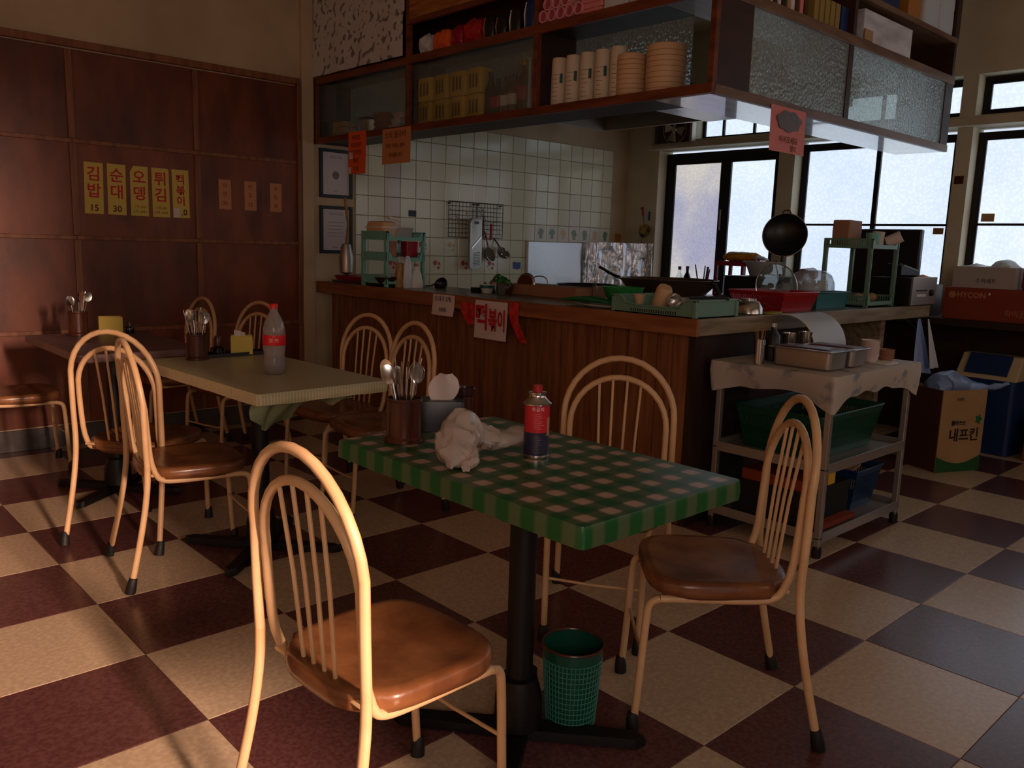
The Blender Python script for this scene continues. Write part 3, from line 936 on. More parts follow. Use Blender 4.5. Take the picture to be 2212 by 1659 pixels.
def spoon(name, x, y, z, az, tilt, label, group, long_=0.20):
    b = MB(TR((x, y, z), rz=az) @ TR(ry=tilt))
    b.tube([(0, 0, 0), (0, 0, long_ * .5), (0, 0, long_ - 0.045)], [0.0022, 0.0022, 0.003], 6)
    b.rings([(0.019 * cos(a), 0.026 * sin(a)) for a in [q * pi / 7 for q in range(14)]], [(0.6, -0.002), (1, 0.0), (0.95, 0.001), (0.5, -0.001)])
    # lay the bowl upright at the end of the handle
    n = 28 + 28
    o0 = len(b.v) - 14 * 4
    Tm = TR((x, y, z), rz=az) @ TR(ry=tilt) @ TR((0, 0, long_ - 0.022)) @ Matrix.Rotation(pi / 2, 4, 'X')
    inv = (TR((x, y, z), rz=az) @ TR(ry=tilt)).inverted()
    for k in range(o0, len(b.v)):
        b.v[k] = tuple(Tm @ (inv @ Vector(b.v[k])))
    o = b.build(name, 'steel')
    return tag(o, label, 'spoon', group)


def stick(name, m, x, y, z, az, tilt, long_, r, label, cat, group):
    o = MB(TR((x, y, z), rz=az) @ TR(ry=tilt)).tube([(0, 0, 0), (0, 0, long_)], [r, r * 0.8], 6).build(name, m)
    return tag(o, label, cat, group)


def cutlery_tub(x, y, label, where, seed, n=6, h=0.115, r=0.043):
    t = thing('cutlery_tub', label, 'cutlery holder', (x, y, 0.727))
    MB().lathe([(0, 0), (r * 1.12, 0), (r * 1.12, 0.008), (r, 0.014), (r * .98, h), (r * .93, h), (r * .93, 0.01), (0, 0.01)], 28).build('tub', 'brownware', t)
    MB().tube([(r * 1.0 * cos(a), r * 1.0 * sin(a), h - 0.006) for a in [q * pi / 14 for q in range(28)]], 0.0018, 6, closed=True).build('rim_band', 'brownware', t)
    rnd = random.Random(seed)
    for k in range(n):
        a = 2 * pi * k / n + rnd.uniform(-.3, .3)
        rr0 = r * .55
        spoon('spoon', x + rr0 * cos(a) * .3, y + rr0 * sin(a) * .3, 0.742, a, R(rnd.uniform(7, 17)),
              'steel spoon standing bowl-up in ' + where, 'spoons in ' + where, rnd.uniform(.175, .20))
    for k in range(n + 2):
        a = rnd.uniform(0, 6.28)
        stick('chopstick', 'steel', x + .006 * cos(a), y + .006 * sin(a), 0.742, a, R(rnd.uniform(5, 15)), rnd.uniform(.18, .205), 0.0021,
              'thin steel chopstick standing in ' + where, 'chopstick', 'chopsticks in ' + where)
    return t


def basket(name, label, cat, x, y, z, w_, d, h, m, rz=0.0, flare=0.88, slots=True, notch=False, group=None):
    t = thing(name, label, cat, (x, y, z), rz, group)
    bw, bd = w_ * flare, d * flare
    MB().box(-bw / 2, bw / 2, -bd / 2, bd / 2, 0, 0.004).build('base', m, t, smooth=False)

    def pt(sx, sy, k, zz):
        return (sx * (bw + (w_ - bw) * k) / 2, sy * (bd + (d - bd) * k) / 2, zz)
    for side in range(4):
        b = MB()
        n = max(8, int((w_ if side % 2 == 0 else d) / 0.012)) if slots else 1
        c = [(-1, -1), (1, -1), (1, 1), (-1, 1)]
        (ax, ay), (bx_, by_) = c[side], c[(side + 1) % 4]

        def q(u, k, off=0.0):
            A, B = Vector(pt(ax, ay, k, h * k)), Vector(pt(bx_, by_, k, h * k))
            p = A.lerp(B, u)
            nn = (B - A).cross(Vector((0, 0, 1))).normalized()
            return p + nn * off
        if slots:
            for (k0, k1) in ((0, .18), (.46, .54), (.82, 1.0)):
                b.add([q(0, k0), q(1, k0), q(1, k1), q(0, k1), q(0, k0, -.003), q(1, k0, -.003), q(1, k1, -.003), q(0, k1, -.003)],
                      [(0, 1, 2, 3), (7, 6, 5, 4), (0, 4, 5, 1), (2, 6, 7, 3), (1, 5, 6, 2), (0, 3, 7, 4)])
            for i in range(n + 1):
                u0, u1 = max(0, (i - .28) / n), min(1, (i + .28) / n)
                b.add([q(u0, .15), q(u1, .15), q(u1, .85), q(u0, .85), q(u0, .15, -.003), q(u1, .15, -.003), q(u1, .85, -.003), q(u0, .85, -.003)],
                      [(0, 1, 2, 3), (7, 6, 5, 4), (0, 4, 5, 1), (2, 6, 7, 3), (1, 5, 6, 2), (0, 3, 7, 4)])
        else:
            b.add([q(0, 0), q(1, 0), q(1, 1), q(0, 1), q(0, 0, -.003), q(1, 0, -.003), q(1, 1, -.003), q(0, 1, -.003)],
                  [(0, 1, 2, 3), (7, 6, 5, 4), (0, 4, 5, 1), (2, 6, 7, 3), (1, 5, 6, 2), (0, 3, 7, 4)])
        b.build('side', m, t, smooth=False)
    MB().tube([(x_, y_, h) for (x_, y_) in rrect(w_ + .006, d + .006, 0.012, 3)], 0.0045, 6, closed=True).build('rim', m, t)
    return t


def paperobj(name, label, cat, w_, h, T_, m, curl=0.006, seed=0, group=None, top=0.0):
    """a sheet hanging in the local x (right) / y (up) plane, slightly curled"""
    b = MB(T_)
    b.grid(lambda u, v: ((u - .5) * w_, (.5 - v) * h, 0.002 + curl * v * v * (0.6 + 0.4 * sin(3 * u + seed))), 8, 8, 0.0008)
    o = b.build(name, m, ang=60)
    return tag(o, label, cat, group)


def box_thing(name, label, cat, x, y, z, w_, d, h, m, rz=0.0, bev=0.003, group=None):
    o = MB().box(-w_ / 2, w_ / 2, -d / 2, d / 2, 0, h).build(name, m, smooth=False, loc=(x, y, z), rz=rz, bev=bev)
    return tag(o, label, cat, group)


# ================================================================== ON THE GREEN TABLE
ZT = 0.727
cutlery_tub(0.437, -0.690, 'brown glazed cutlery tub on the green checked table', 'the brown tub on the green checked table', 4, 7, 0.112, 0.046)
nb = thing('napkin_box', 'dark napkin box with one white napkin standing up, on the green checked table', 'napkin box', (0.600, -0.635, ZT), R(-38))
MB().rings(rrect(0.125, 0.085, 0.008), [(1, 0), (1, 0.078), (0.97, 0.082), (0.45, 0.083), (0.45, 0.079)]).build('box', 'black', nb)


def nap(u, v):
    wv = 0.036 * (0.72 + 0.45 * sin(pi * min(v * 1.05, 1)) * 1.0) * (1 - 0.35 * max(0, v - .85) / .15)
    return ((u - .5) * 2 * wv + 0.012 * v, 0.010 * sin(u * 5 + v * 2) * (0.3 + v), 0.075 + 0.078 * v)
MB().grid(nap, 14, 14, 0.0008).build('napkin', 'paper', nb, ang=70)
jr = thing('lidded_jar', 'small brown jar with a dark rim beside the napkin box on the green checked table', 'jar', (0.715, -0.595, ZT))
MB().lathe([(0, 0), (0.024, 0), (0.027, 0.01), (0.025, 0.075), (0, 0.075)], 20).build('body', 'brownware', jr)
MB().lathe([(0, 0.075), (0.025, 0.075), (0.031, 0.079), (0.031, 0.096), (0.028, 0.099), (0.026, 0.092), (0, 0.090)], 20).build('lid', 'darkbowl', jr)

# gas canister
gc = thing('gas_canister', 'red and dark blue portable gas canister with red cap on the green checked table', 'gas can', (0.598, -1.012, ZT), R(-118))
MB().lathe([(0, 0.002), (0.028, 0.002), (0.0305, 0.0), (0.0315, 0.004), (0.031, 0.008), (0, 0.008)], 32).build('base_rim', 'steel', gc)
MB().lathe([(0, 0.008), (0.0305, 0.008), (0.0305, 0.064), (0, 0.064)], 32).build('lower_print', mat('can_navy_print', rgb(44, 40, 64), 0.35), gc)
MB().lathe([(0, 0.064), (0.0305, 0.064), (0.0305, 0.130), (0, 0.130)], 32).build('upper_print', mat('can_red_print', rgb(196, 38, 46), 0.35), gc)
MB().lathe([(0, 0.130), (0.0345, 0.130), (0.0345, 0.133), (0.030, 0.136), (0.023, 0.144), (0.0195, 0.150), (0.0195, 0.154), (0.022, 0.156), (0.022, 0.159), (0.012, 0.160), (0, 0.160)], 32).build('shoulder', 'steel', gc)
MB().lathe([(0, 0.158), (0.0115, 0.158), (0.0110, 0.176), (0, 0.176)], 20).build('cap', 'red', gc)


def wrap_text(s, size, m, parent, r, zc, a0):
    """letters standing one by one round a can"""
    for k, chx in enumerate(s):
        if chx == ' ':
            continue
        a = a0 + k * size * 1.02 / r
        lettering(chx, size, m, parent, TR((r * cos(a), r * sin(a), zc), rz=a + pi / 2) @ TR(rx=pi / 2))


wrap_text('취급지', 0.0105, 'white_ink', gc, 0.0308, 0.1205, R(-32))
for k in range(9):
    zz = 0.074 + k * 0.0045
    L_ = (30, 20, 38, 26, 34, 18, 36, 30, 24)[k]
    MB().tube([(0.0307 * cos(R(a)), 0.0307 * sin(R(a)), zz) for a in range(-30, -30 + L_ + 12, 6)], 0.0006, 4).build('print_line', 'pink_paper', gc)
for k in range(10):
    zz = 0.016 + k * 0.0044
    L_ = (38, 30, 40, 24, 40, 36, 28, 40, 34, 22)[k]
    MB().tube([(0.0307 * cos(R(a)), 0.0307 * sin(R(a)), zz) for a in range(-32, -32 + L_ + 6, 6)], 0.0005, 4).build('print_line', 'grey_ink', gc)
lb = MB()
lb.grid(lambda u, v: (0.0308 * cos(R(36 + 34 * u)), 0.0308 * sin(R(36 + 34 * u)), 0.055 + 0.045 * v), 6, 1)
lb.build('label_panel', 'peach_paper', gc)

# crumpled plastic bag
rnd = random.Random(12)


def lump(path, seg=26, amp=0.010, seed=3.0, fq=38):
    """closed lumpy body through stations (x, y, z, half width, half height)"""
    vs, fs = [], []
    n = len(path)
    P2 = []
    for a, b in zip(path, path[1:]):
        for q in range(5):
            t_ = q / 5
            P2.append([a[k] * (1 - t_) + b[k] * t_ for k in range(5)])
    P2.append(list(path[-1]))
    for i, (x, y, z, hw, hh) in enumerate(P2):
        a_ = P2[min(i + 1, len(P2) - 1)]
        b_ = P2[max(i - 1, 0)]
        d = Vector((a_[0] - b_[0], a_[1] - b_[1], 0)).normalized()
        s_ = Vector((-d.y, d.x, 0))
        for k in range(seg):
            an = 2 * pi * k / seg
            p = Vector((x, y, z)) + s_ * hw * cos(an) + Vector((0, 0, 1)) * hh * sin(an)
            nn = noise.noise(p * fq + Vector((seed, 0, 0))) + 0.6 * noise.noise(p * fq * 2.3 + Vector((0, seed, 0)))
            rid = abs(noise.noise(p * fq * .7 + Vector((0, 0, seed))))
            dirv = (s_ * cos(an) + Vector((0, 0, 1)) * sin(an))
            p += dirv * (nn * amp - rid * amp * 1.1)
            vs.append(p)
    m_ = len(P2)
    for i in range(m_ - 1):
        for k in range(seg):
            l = (k + 1) % seg
            fs.append((i * seg + k, i * seg + l, (i + 1) * seg + l, (i + 1) * seg + k))
    fs.append(tuple(range(seg - 1, -1, -1)))
    fs.append(tuple((m_ - 1) * seg + k for k in range(seg)))
    zmin = min(v.z for v in vs)
    return vs, fs


bg = thing('plastic_bag', 'crumpled clear plastic bag with brown food inside on the green checked table', 'bag', (0, 0, ZT))
v_, f_ = lump([(0.345, -1.005, 0.014, 0.006, 0.012), (0.365, -0.985, 0.030, 0.035, 0.028), (0.40, -0.95, 0.046, 0.052, 0.044), (0.445, -0.915, 0.062, 0.050, 0.058),
               (0.475, -0.895, 0.058, 0.046, 0.054), (0.51, -0.905, 0.042, 0.044, 0.038), (0.55, -0.925, 0.034, 0.036, 0.028)], amp=0.009, seed=2)
b = MB(); b.add([(p.x, p.y, max(p.z, 0.001)) for p in v_], f_); b.build('crumpled_wrap', 'bag_clear', bg, ang=24)
v_, f_ = lump([(0.530, -0.925, 0.030, 0.036, 0.024), (0.575, -0.932, 0.030, 0.040, 0.020), (0.62, -0.925, 0.036, 0.036, 0.017), (0.655, -0.915, 0.044, 0.020, 0.010),
               (0.668, -0.91, 0.046, 0.006, 0.004)], amp=0.005, seed=9, fq=22)
b = MB(); b.add([(p.x, p.y, max(p.z, 0.001)) for p in v_], f_); b.build('folded_end', 'bag_clear', bg, ang=30)
v_, f_ = lump([(0.38, -0.955, 0.030, 0.010, 0.012), (0.42, -0.93, 0.044, 0.034, 0.032), (0.46, -0.905, 0.044, 0.034, 0.036), (0.50, -0.91, 0.032, 0.026, 0.020)], amp=0.006, seed=5)
b = MB(); b.add([(p.x, p.y, max(p.z, 0.002)) for p in v_], f_); b.build('food', 'bread', bg, ang=40)
v_, f_ = lump([(0.362, -1.028, 0.010, 0.012, 0.009), (0.385, -1.015, 0.018, 0.022, 0.016), (0.41, -0.99, 0.026, 0.020, 0.020), (0.42, -0.965, 0.03, 0.008, 0.008)], amp=0.006, seed=7, fq=60)
b = MB(); b.add([(p.x, p.y, max(p.z, 0.001)) for p in v_], f_); b.build('twisted_corner', 'bag_clear', bg, ang=20)

# waste basket
tb = thing('waste_basket', 'small dark green waste basket standing against the post of the green checked table', 'bin', (0.710, -1.062, 0.0))
MB().lathe([(0, 0), (0.062, 0), (0.078, 0.225), (0.076, 0.225), (0.060, 0.004), (0, 0.004)], 36).build('body', 'green_dk', tb)
MB().tube([(0.0785 * cos(a), 0.0785 * sin(a), 0.226) for a in [q * pi / 18 for q in range(36)]], 0.0035, 8, closed=True).build('rim', 'brownware', tb, label='brown tinted rim')
lt = MB()
for k in range(13):
    zz = 0.018 + k * 0.0145
    r_ = 0.0632 + zz * 0.0711
    lt.tube([(r_ * cos(a), r_ * sin(a), zz) for a in [q * pi / 18 for q in range(36)]], 0.0016, 4, closed=True)
for k in range(44):
    a = 2 * pi * k / 44
    lt.tube([(0.0645 * cos(a), 0.0645 * sin(a), 0.018), (0.0765 * cos(a), 0.0765 * sin(a), 0.195)], 0.0014, 4)
lt = lt.build('lattice', 'green_lit', tb)

# ================================================================== ON THE OTHER TABLES
cutlery_tub(0.583, 0.985, 'brown cutlery tub on the greyish cloth table', 'the brown tub on the greyish cloth table', 9, 6, 0.105, 0.042)
st = thing('condiment_tray', 'low dark tray at the back of the greyish cloth table', 'tray', (0.755, 1.035, ZT), R(2))
MB().box(-0.12, 0.14, -0.04, 0.04, 0, 0.004).build('base', 'black', st, smooth=False)
MB().box(-0.12, 0.14, -0.045, -0.04, 0, 0.014).box(-0.12, 0.14, 0.04, 0.045, 0, 0.014).box(-0.125, -0.12, -0.045, 0.045, 0, 0.014).box(0.14, 0.145, -0.045, 0.045, 0, 0.014).build('lip', 'black', st, smooth=False)
sb = thing('sauce_bottle', 'small dark sauce bottle between the cutlery tub and the yellow napkin box', 'bottle', (0.690, 1.03, ZT + 0.004))
MB().lathe([(0, 0), (0.030, 0), (0.032, 0.01), (0.030, 0.032), (0.016, 0.040), (0, 0.040)], 18).build('body', 'cola', sb)
MB().lathe([(0, 0.040), (0.016, 0.040), (0.017, 0.066), (0.012, 0.082), (0, 0.084)], 18).build('cap', 'brownware', sb)
ybx = thing('napkin_box', 'yellow open napkin box with a white napkin on the greyish cloth table', 'napkin box', (0.80, 1.035, ZT + 0.004), R(-25))
for x0, x1, y0, y1 in ((-0.045, 0.045, -0.033, -0.030), (-0.045, 0.045, 0.030, 0.033), (-0.045, -0.042, -0.030, 0.030), (0.042, 0.045, -0.030, 0.030)):
    MB().box(x0, x1, y0, y1, 0, 0.078).build('side', 'yellow_paper', ybx, smooth=False)
MB().box(-0.042, 0.042, -0.030, 0.030, 0, 0.003).build('base', 'yellow_paper', ybx, smooth=False)
MB().grid(lambda u, v: (-0.03 + 0.045 * u, -0.022 + 0.01 * sin(u * 4), 0.02 + (0.085 - 0.012 * u) * v), 6, 4, 0.002).build('napkin', 'paper', ybx)

cb_ = thing('cola_bottle', 'large plastic bottle one third full of dark cola with a red label and cap', 'bottle', (0.668, 0.473, ZT))
MB().lathe([(0, 0.004), (0.020, 0.004), (0.026, 0.0), (0.036, 0.010), (0.0425, 0.030), (0.0425, 0.045), (0.0385, 0.068), (0.0385, 0.075), (0.041, 0.094), (0.0415, 0.155),
            (0.0405, 0.172), (0.034, 0.196), (0.022, 0.222), (0.0145, 0.236), (0.0135, 0.246), (0.0125, 0.246), (0.013, 0.236), (0.020, 0.222), (0.0325, 0.196),
            (0.0385, 0.172), (0.0398, 0.155), (0.0395, 0.094), (0.037, 0.075), (0.037, 0.068), (0.041, 0.045), (0.041, 0.030), (0.034, 0.012), (0, 0.008)], 32).build('bottle_wall', 'pet', cb_)
MB().lathe([(0, 0.009), (0.033, 0.0125), (0.0403, 0.030), (0.0403, 0.045), (0.0368, 0.062), (0, 0.062)], 28).build('cola', 'cola', cb_)
MB().lathe([(0.0422, 0.110), (0.0424, 0.112), (0.0424, 0.147), (0.0422, 0.149)], 32).build('label', 'cola_red', cb_)
MB().lathe([(0, 0.245), (0.0155, 0.245), (0.0155, 0.262), (0.014, 0.264), (0, 0.264)], 20).build('cap', 'cola_red', cb_)
for k, chx in enumerate('코카'):
    a = R(-133) + k * 0.50
    lettering(chx, 0.018, 'white_ink', cb_, TR((0.0427 * cos(a), 0.0427 * sin(a), 0.128), rz=a + pi / 2) @ TR(rx=pi / 2))

cutlery_tub(0.435, 2.09, 'dark cutlery tub on the far left mauve table', 'the dark tub on the mauve table', 17, 5, 0.115, 0.045)
yb3 = thing('napkin_box', 'small yellow napkin box on the far left mauve table', 'napkin box', (0.585, 2.085, ZT), R(-12))
for x0, x1, y0, y1 in ((-0.055, 0.055, -0.035, -0.032), (-0.055, 0.055, 0.032, 0.035), (-0.055, -0.052, -0.032, 0.032), (0.052, 0.055, -0.032, 0.032)):
    MB().box(x0, x1, y0, y1, 0, 0.085).build('side', 'yellow_paper', yb3, smooth=False)
MB().box(-0.052, 0.052, -0.032, 0.032, 0, 0.003).build('base', 'yellow_paper', yb3, smooth=False)
sh = thing('sauce_bottle', 'little dark bottle beside the yellow napkin box on the mauve table', 'bottle', (0.668, 2.05, ZT))
MB().lathe([(0, 0), (0.020, 0), (0.022, 0.02), (0.018, 0.035), (0, 0.035)], 14).build('body', 'cola', sh)
MB().lathe([(0, 0.035), (0.012, 0.035), (0.010, 0.055), (0, 0.056)], 14).build('cap', 'brownware', sh)

# ================================================================== SIGNS ON THE PANELLING
YW = YB - 0.011
menus = [(0.757, 1.482, '김밥', '15', 'brown', 'leftmost yellow menu slip, reading 김밥 and 15'),
         (0.882, 1.482, '순대', '30', 'brown', 'second yellow menu slip, reading 순대 and 30'),
         (1.009, 1.481, '오뎅', None, 'small', 'middle yellow menu slip with a cut corner, reading 오뎅'),
         (1.134, 1.480, '튀김', None, 'small', 'fourth yellow menu slip, reading 튀김'),
         (1.254, 1.480, '떡볶이', '.0', 'brown', 'rightmost yellow menu slip, reading 떡볶이, with a small white patch')]
for k, (x, z, word, num, kind, lb) in enumerate(menus):
    t = thing('menu_slip', lb, 'sign', (x, YW, z), 0, 'yellow menu slips on the plywood wall')
    t.rotation_euler = (0, R(1.2 - 0.4 * k), 0)
    hw, hh = 0.051, 0.144
    pl = [(-hw, -hh), (hw, -hh), (hw, hh), (-hw, hh)]
    if k == 2:
        pl = [(-hw, -hh), (hw, -hh), (hw, hh), (-hw + .02, hh), (-hw, hh - .035)]
    if k == 3:
        pl = [(-hw, -hh), (hw, -hh), (hw, hh - .012), (hw - .008, hh), (-hw, hh)]
    MB(TR(rx=pi / 2)).prism(pl, 0.0, 0.0012).build('paper', 'yellow_paper', t, smooth=False)
    nw = len(word)
    for q, chx in enumerate(word):
        st_ = 0.094 if nw == 2 else 0.064
        z0 = 0.075 if nw == 2 else 0.082
        lettering(chx, 0.086 if nw == 2 else 0.062, 'red_ink', t, TR((0.0, -0.0016, z0 - q * st_), rx=pi / 2), bold=0.0016)
    if num:
        lettering(num, 0.052, 'brown_ink', t, TR((0.0 if nw == 2 else 0.018, -0.0016, -0.112), rx=pi / 2), bold=0.001)
    else:
        s1, s2 = (('1개 500', '5개 2000') if k == 2 else ('1개 400', '6개 2500'))
        lettering(s1, 0.021, 'brown_ink', t, TR((0, -0.0016, -0.092), rx=pi / 2))
        lettering(s2, 0.021, 'brown_ink', t, TR((0, -0.0016, -0.120), rx=pi / 2))
    if k == 4:
        MB(TR((-0.028, -0.0013, -0.112), rx=pi / 2)).prism([(-.02, -.03), (.016, -.03), (.018, .028), (-.019, .028)], 0, 0.0008).build('white_patch', 'paper', t, smooth=False)
for k, (x, lb, tx) in enumerate(((1.535, 'leftmost of the three small faded orange slips on the plywood wall', ('라', '면', '20')),
                                 (1.706, 'middle one of the three small faded orange slips on the plywood wall', ('만', '두', '25')),
                                 (1.884, 'rightmost of the three small faded orange slips on the plywood wall', ('우', '동', '30')))):
    t = thing('menu_slip', lb, 'sign', (x, YW, 1.495), 0, 'small orange slips on the plywood wall')
    MB(TR(rx=pi / 2)).prism([(-.041, -.092), (.041, -.092), (.041, .092), (-.041, .092)], 0, 0.0012).build('paper', 'peach_paper', t, smooth=False)
    for q, chx in enumerate(tx):
        lettering(chx, 0.034, 'brown_ink', t, TR((0, -0.0016, 0.055 - q * 0.055), rx=pi / 2))

# framed certificates
for (z0, z1, lb) in ((1.52, 1.85, 'upper black framed certificate on the wall beside the kitchen tiles'),
                     (1.138, 1.465, 'lower black framed certificate on the wall beside the kitchen tiles')):
    xa, xb = 2.212, 2.470
    t = thing('framed_certificate', lb, 'picture frame', ((xa + xb) / 2, YB, (z0 + z1) / 2), 0, 'framed certificates beside the kitchen')
    w_, h_ = (xb - xa) / 2, (z1 - z0) / 2
    f = MB()
    f.box(-w_, w_, -0.022, 0, h_ - 0.022, h_).box(-w_, w_, -0.022, 0, -h_, -h_ + 0.022).box(-w_, -w_ + 0.022, -0.022, 0, -h_ + 0.022, h_ - 0.022).box(w_ - 0.022, w_, -0.022, 0, -h_ + 0.022, h_ - 0.022)
    f.build('frame', 'black', t, smooth=False, bev=0.002)
    MB().box(-w_ + 0.022, w_ - 0.022, -0.008, -0.002, -h_ + 0.022, h_ - 0.022).build('certificate', 'cert_paper', t, smooth=False)
    lettering('영업신고증' if z0 > 1.3 else '사업자등록증', 0.022, 'grey_ink', t, TR((0, -0.0084, h_ - 0.055), rx=pi / 2))
    if z0 > 1.3:
        MB(TR((0, -0.0082, -0.01), rx=pi / 2)).rings([(0.028 * cos(a), 0.028 * sin(a)) for a in [q * pi / 10 for q in range(20)]], [(1, 0), (1, 0.0003)]).build('seal_print', 'grey_ink', t, smooth=False)
        lettering('강원도', 0.014, 'grey_ink', t, TR((0, -0.0084, -h_ + 0.045), rx=pi / 2))
    else:
        for q in range(5):
            MB(TR((0, -0.0082, 0.05 - q * 0.024), rx=pi / 2)).prism([(-.07, 0), (.065 - .01 * (q % 3), 0), (.065 - .01 * (q % 3), .003), (-.07, .003)], 0, 0.0003).build('text_line', 'grey_ink', t, smooth=False)
        lettering('세무서장', 0.014, 'grey_ink', t, TR((-.01, -0.0084, -h_ + 0.04), rx=pi / 2))
        MB(TR((0.045, -0.0082, -h_ + 0.04), rx=pi / 2)).prism(rrect(0.018, 0.018, 0.006), 0, 0.0004).build('seal_print', 'black_ink', t, smooth=False)

# ================================================================== PAPERS ON CABINET AND COUNTER
op = paperobj('paper_slip', 'bright orange handwritten slip hanging from the cabinet over the upper certificate', 'sign', 0.203, 0.262, FACE_NX(BX0 - 0.001, 2.272, 1.780), 'orange_paper', 0.008)
op2 = [('떡라면', .09), ('치즈라면', .045), ('만두라면', 0.0), ('쫄면', -.05), ('우동', -.10)]
for s_, dz in op2:
    lettering(s_, 0.034, 'brown_ink', op, FACE_NX(BX0 - 0.014, 2.272, 1.780 + dz))
MB(FACE_NX(BX0 - 0.012, 2.330, 1.765)).prism([(-.02, -.022), (.02, -.022), (.02, .022), (-.02, .022)], 0, .001).build('white_patch', 'paper', op, smooth=False)
MB(FACE_NX(BX0 - 0.014, 2.345, 1.672)).prism([(-.02, -.02), (.02, -.02), (.02, .02), (-.02, .02)], 0, .001).build('white_patch', 'paper', op, smooth=False)
pk = paperobj('paper_notice', 'pale pink brown handwritten notice hanging from the overhead cabinet', 'sign', 0.292, 0.206, FACE_NX(BX0 - 0.001, 1.843, 1.796), 'peach_paper', 0.006)
for s_, dz, sz in (('소식 들으러', .062, .045), ('저희 가게는 셀프', .0, .028), ('감사합니다', -.055, .03)):
    lettering(s_, sz, 'brown_ink', pk, FACE_NX(BX0 - 0.012, 1.843, 1.796 + dz))
p2 = paperobj('paper_notice', 'pink notice with a dark wreath print taped to the glass cabinet at right', 'sign', 0.305, 0.198, FACE_NY(2.775, CY - 0.001, 1.783), 'pink_paper', 0.008)
MB(FACE_NY(2.775, CY - 0.010, 1.822)).prism([(0.105 * cos(a) * (1 + .08 * sin(5 * a)), 0.045 * sin(a) * (1 + .1 * sin(7 * a))) for a in [q * pi / 16 for q in range(32)]], 0, .001).build('dark_print', 'brownware', p2, smooth=False)
lettering('어서오세요', 0.036, 'brown_ink', p2, FACE_NY(2.775, CY - 0.0125, 1.738))
lettering('셀프', 0.03, 'brown_ink', p2, FACE_NY(2.82, CY - 0.0135, 1.703))

wn_ = paperobj('price_note', 'small white handwritten note folded over the counter edge', 'sign', 0.20, 0.118, FACE_NX(CX - 0.001, 1.373, 0.882), 'paper', 0.02)
lettering('순대국 2개', 0.034, 'black_ink', wn_, FACE_NX(CX - 0.009, 1.378, 0.915))
lettering('3000', 0.034, 'black_ink', wn_, FACE_NX(CX - 0.020, 1.365, 0.855))
bn = paperobj('dish_banner', 'white sheet with large red 떡볶이 lettering hung on the counter edge', 'sign', 0.262, 0.205, FACE_NX(CX - 0.004, 0.957, 0.830), 'paper', 0.012)
for (s_, dy, dz, sz, sx) in (('떡', 0.062, 0.008, 0.150, 0.80), ('볶', -0.028, 0.0, 0.128, 0.62), ('이', -0.098, 0.0, 0.12, 0.62)):
    lettering(s_, sz, 'red_ink', bn, FACE_NX(CX - 0.0195, 0.957 + dy, 0.826 + dz), bold=0.004, sx=sx)


def ribbon(name, label, pts, w0, w1):
    b = MB()
    P3 = smoothpath(pts, 2)
    n = len(P3)
    b.grid(lambda u, v: (P3[int(v * (n - 1))].x - 0.002, P3[int(v * (n - 1))].y + (0.5 - u) * (w0 + (w1 - w0) * v), P3[int(v * (n - 1))].z), 3, n - 1, 0.001)
    return tag(b.build(name, M['red_banner'], ang=60), label, 'banner')


M['red_banner'] = mat('red_cellophane', rgb(206, 56, 50), 0.45, col2=rgb(170, 30, 32), nscale=30, contrast=(.45, .6))
ribbon('red_streamer', 'red paper streamer hanging at the right of the white 떡볶이 sheet',
       [(CX - .003, 0.775, 0.938), (CX - .006, 0.775, 0.88), (CX - .012, 0.765, 0.845), (CX - .008, 0.735, 0.79), (CX - .002, 0.70, 0.735)], 0.075, 0.055)
hb = MB(FACE_NX(CX - 0.003, 1.150, 0.862))
hb.prism([(0.0, -0.075), (0.062, -0.06), (0.062, 0.05), (0.03, 0.055), (0.005, 0.03), (-0.02, 0.056), (-0.055, 0.048), (-0.068, 0.01), (-0.045, -0.03)], 0, 0.002)
tag(hb.build('red_heart', 'red_banner', smooth=False), 'red heart-like paper shape at the left of the white 떡볶이 sheet', 'decoration')

# ================================================================== ON THE COUNTER, FRONT ARM
rt_ = thing('serving_tray', 'flat crimson tray lying over a grey tray at the wall end of the counter', 'tray', (2.43, 2.52, CZ + 0.001))
MB().rings(rrect(0.34, 0.50, 0.03), [(0.96, 0.0), (1.0, 0.012), (0.985, 0.012), (0.94, 0.004)]).build('grey_tray', 'steel_dull', rt_, label='grey metal tray underneath')
MB().rings(rrect(0.32, 0.46, 0.03), [(0.92, 0.014), (1.0, 0.040), (0.97, 0.046), (0.90, 0.048)]).build('crimson_tray', 'crimson', rt_, label='crimson plastic tray on top')
wbw = tag(MB().lathe([(0, 0), (0.030, 0), (0.028, 0.012), (0.045, 0.018), (0.074, 0.052), (0.078, 0.062), (0.074, 0.062), (0.040, 0.026), (0, 0.022)], 28).build(
    'footed_bowl', 'darkbowl', loc=(2.262, 2.075, CZ)), 'dark lacquered footed bowl on the counter before the aqua rack', 'bowl')


